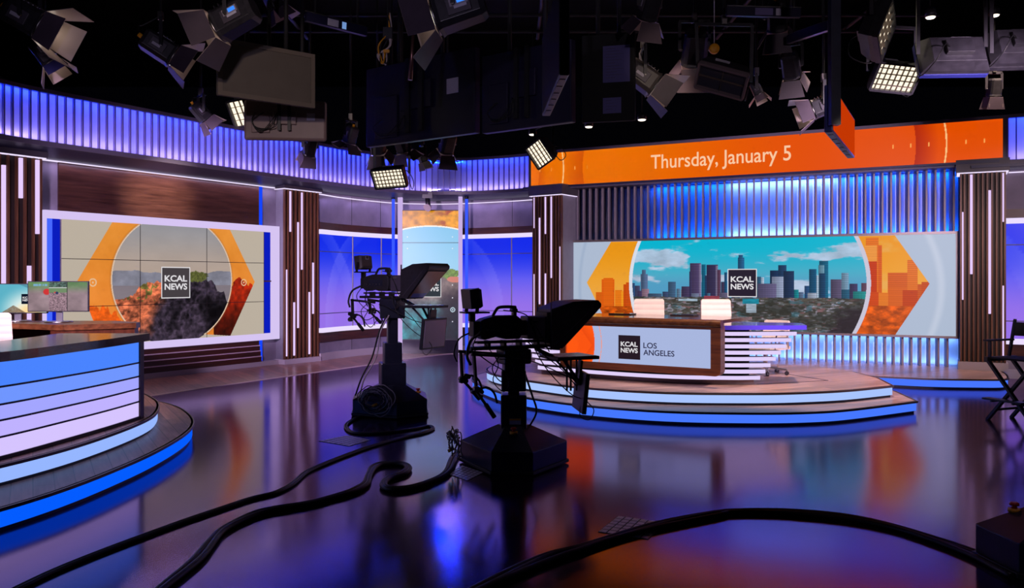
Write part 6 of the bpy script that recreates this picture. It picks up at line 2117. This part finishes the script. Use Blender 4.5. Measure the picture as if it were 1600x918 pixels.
def batten(label, px0, py0, px1, py1, dist0, dist1, tags):
    a, b = W(px0, py0, dist0), W(px1, py1, dist1)
    t = thing('label_bar', label, 'bar', a)
    mb = MB(); mb.bar(a, b, .05, .09); mb.build('bar', pmat('blue_lit_bar', lin(26, 24, 52), .35), t, world=True)  # blue light falling on the bar put into its colour
    mb = MB(); mb.bar(a + Vector((0, -.03, .05)), b + Vector((0, -.03, .05)), .008, .008); mb.build('top_edge', STEEL, t, world=True)
    for (u, w_, m_) in tags:
        c = a.lerp(b, u); c2 = a.lerp(b, u + w_)
        mb = MB(); mb.bar(c + Vector((0, -.03, 0)), c2 + Vector((0, -.03, 0)), .006, .07); mb.build('tag', m_, t, world=True)
    for u in (.15, .85):
        c = a.lerp(b, u); mb = MB(); mb.cyl(c, (c.x, c.y, GRIDZ), .012, seg=8); mb.build('drop_pole', PIPE, t, world=True)


batten('dark bar with white and blue tags right above the grey flag panel', 478, 26, 572, 50, 8.2, 8.6, [(.36, .18, PAPER), (.60, .07, emat('glowing_cyan_tag', (120, 160, 220), .8))])  # the cyan tag is given a glow of its own
batten('dark bar with a printed tag high above the date lettering', 1135, 18, 1250, 21, 8.4, 8.4, [(.38, .24, pmat('violet_tag', lin(110, 100, 150), .7)), (.66, .07, PAPER)])
batten('dark bar with a tag near the black hanging post at upper right', 1232, 62, 1296, 40, 8.8, 8.0, [(.6, .25, pmat('violet_tag', lin(110, 100, 150), .7))])

# coiled cable drop
t = thing('cable_drop', 'tangle of white and yellow cables hanging over the black monitors', 'cable', W(603, 40, 8.3))
rng = random.Random(11)
c = W(601, 82, 8.3)
for i in range(7):
    pts = [W(606 + rng.uniform(-3, 3), 20, 8.3), W(608 + rng.uniform(-6, 4), 48, 8.3), c + Vector((rng.uniform(-.07, .07), rng.uniform(-.05, .05), .07)), c + Vector((rng.uniform(-.09, -.03), 0, -.02)), c + Vector((rng.uniform(-.03, .05), rng.uniform(-.05, .05), -.12)), c + Vector((rng.uniform(-.02, .06), 0, rng.uniform(-.05, .03)))]
    mb = MB(); mb.tube(smooth_pts(pts, 5), .007, 6); mb.build('cable', (pmat('white_cable', lin(205, 190, 180), .5), RUB, YEL, pmat('white_cable', lin(205, 190, 180), .5))[i % 4], t, world=True)
mb = MB(); mb.box(W(606, 52, 8.3), (.09, .05, .11)); mb.build('junction_box', BLK2, t, world=True)
mb = MB(); mb.box(W(604, 80, 8.28), (.06, .03, .03)); mb.build('yellow_tape', YEL, t, world=True)
mb = MB(); p = W(606, 52, 8.3); mb.cyl(p, (p.x, p.y, GRIDZ), .010, seg=8); mb.build('drop_pole', PIPE, t, world=True)
t = thing('ceiling_pole', 'slim brown metal arm hanging down over the centre monitors', 'pole', W(645, 120, 8.0))
a, b = W(647, 33, 8.0), W(641, 125, 8.0)
mb = MB(); mb.cyl(b, a, .022, .014, seg=10); mb.build('tube', pmat('brown_metal', lin(120, 84, 76), .3, .7), t, world=True)
mb = MB(); mb.cyl(a, (a.x, a.y, GRIDZ), .012, seg=8); mb.build('drop_pole', PIPE, t, world=True)
# tiny downlights
for (px, py, dd, r, lab) in ((920, 198, 12.5, .055, 'tiny lit downlight above the left part of the date screen'), (1003, 187, 12.5, .06, 'tiny lit downlight under the bright grey spotlight'), (832, 210, 12.4, .05, 'tiny lit downlight beside the tilted panel light'), (1454, 24 + 3, 9, .05, 'tiny lit downlight at upper right above the unlit panel light'), (1554, 24, 9.5, .05, 'tiny lit downlight near the top right corner')):
    p = W(px, py, dd)
    t = thing('downlight', lab, 'stage light', p)
    mb = MB(); mb.lathe([(r, p.z), (r * .8, p.z - .012), (.004, p.z - .016)], (p.x, p.y, 0), seg=16); mb.build('lens', WARML, t, world=True)
    mb = MB(); mb.lathe([(r * 1.15, p.z + .001), (r * 1.15, p.z + .07), (r * .6, p.z + .10)], (p.x, p.y, 0), seg=16); mb.build('can', FIX, t, world=True)
    mb = MB(); mb.cyl((p.x, p.y, p.z + .09), (p.x, p.y, GRIDZ), .008, seg=8); mb.build('drop_pole', PIPE, t, world=True)
p = W(1116, 76, 8.8)
t = thing('yellow_cap', 'round yellow plastic cap hanging above the tipped away spotlight', 'cap', p)
mb = MB(); mb.lathe([(.002, -.02), (.04, -.03), (.055, -.01), (.055, .02), (.002, .025)], (p.x, p.y, p.z), axis='y', seg=20); mb.build('cap', YEL, t, world=True)
mb = MB(); mb.cyl((p.x, p.y, p.z + .04), (p.x, p.y, GRIDZ), .006, seg=8); mb.build('cord', PAPER, t, world=True)
# small mover fixture on top of the tower screen
p = Vector(((668 - CX) / FPX * 18.2, 18.2, 3.40))
t = thing('mini_spotlight', 'small black spotlight with pale front above the tower screen', 'stage light', p)
mb = MB(); mb.cyl(p + Vector((0, 0, .02)), p + Vector((.02, -.05, -.17)), .055, seg=14); mb.build('housing', FIX, t, world=True)
mb = MB(); mb.cyl(p + Vector((.02, -.05, -.17)), p + Vector((.0, -.09, -.20)), .075, .09, seg=14); mb.build('front', pmat('pale_front', lin(215, 195, 190), .5), t, world=True)
mb = MB(); mb.box(p + Vector((0, 0, .08)), (.22, .12, .13)); mb.build('base', FIX, t, world=True)
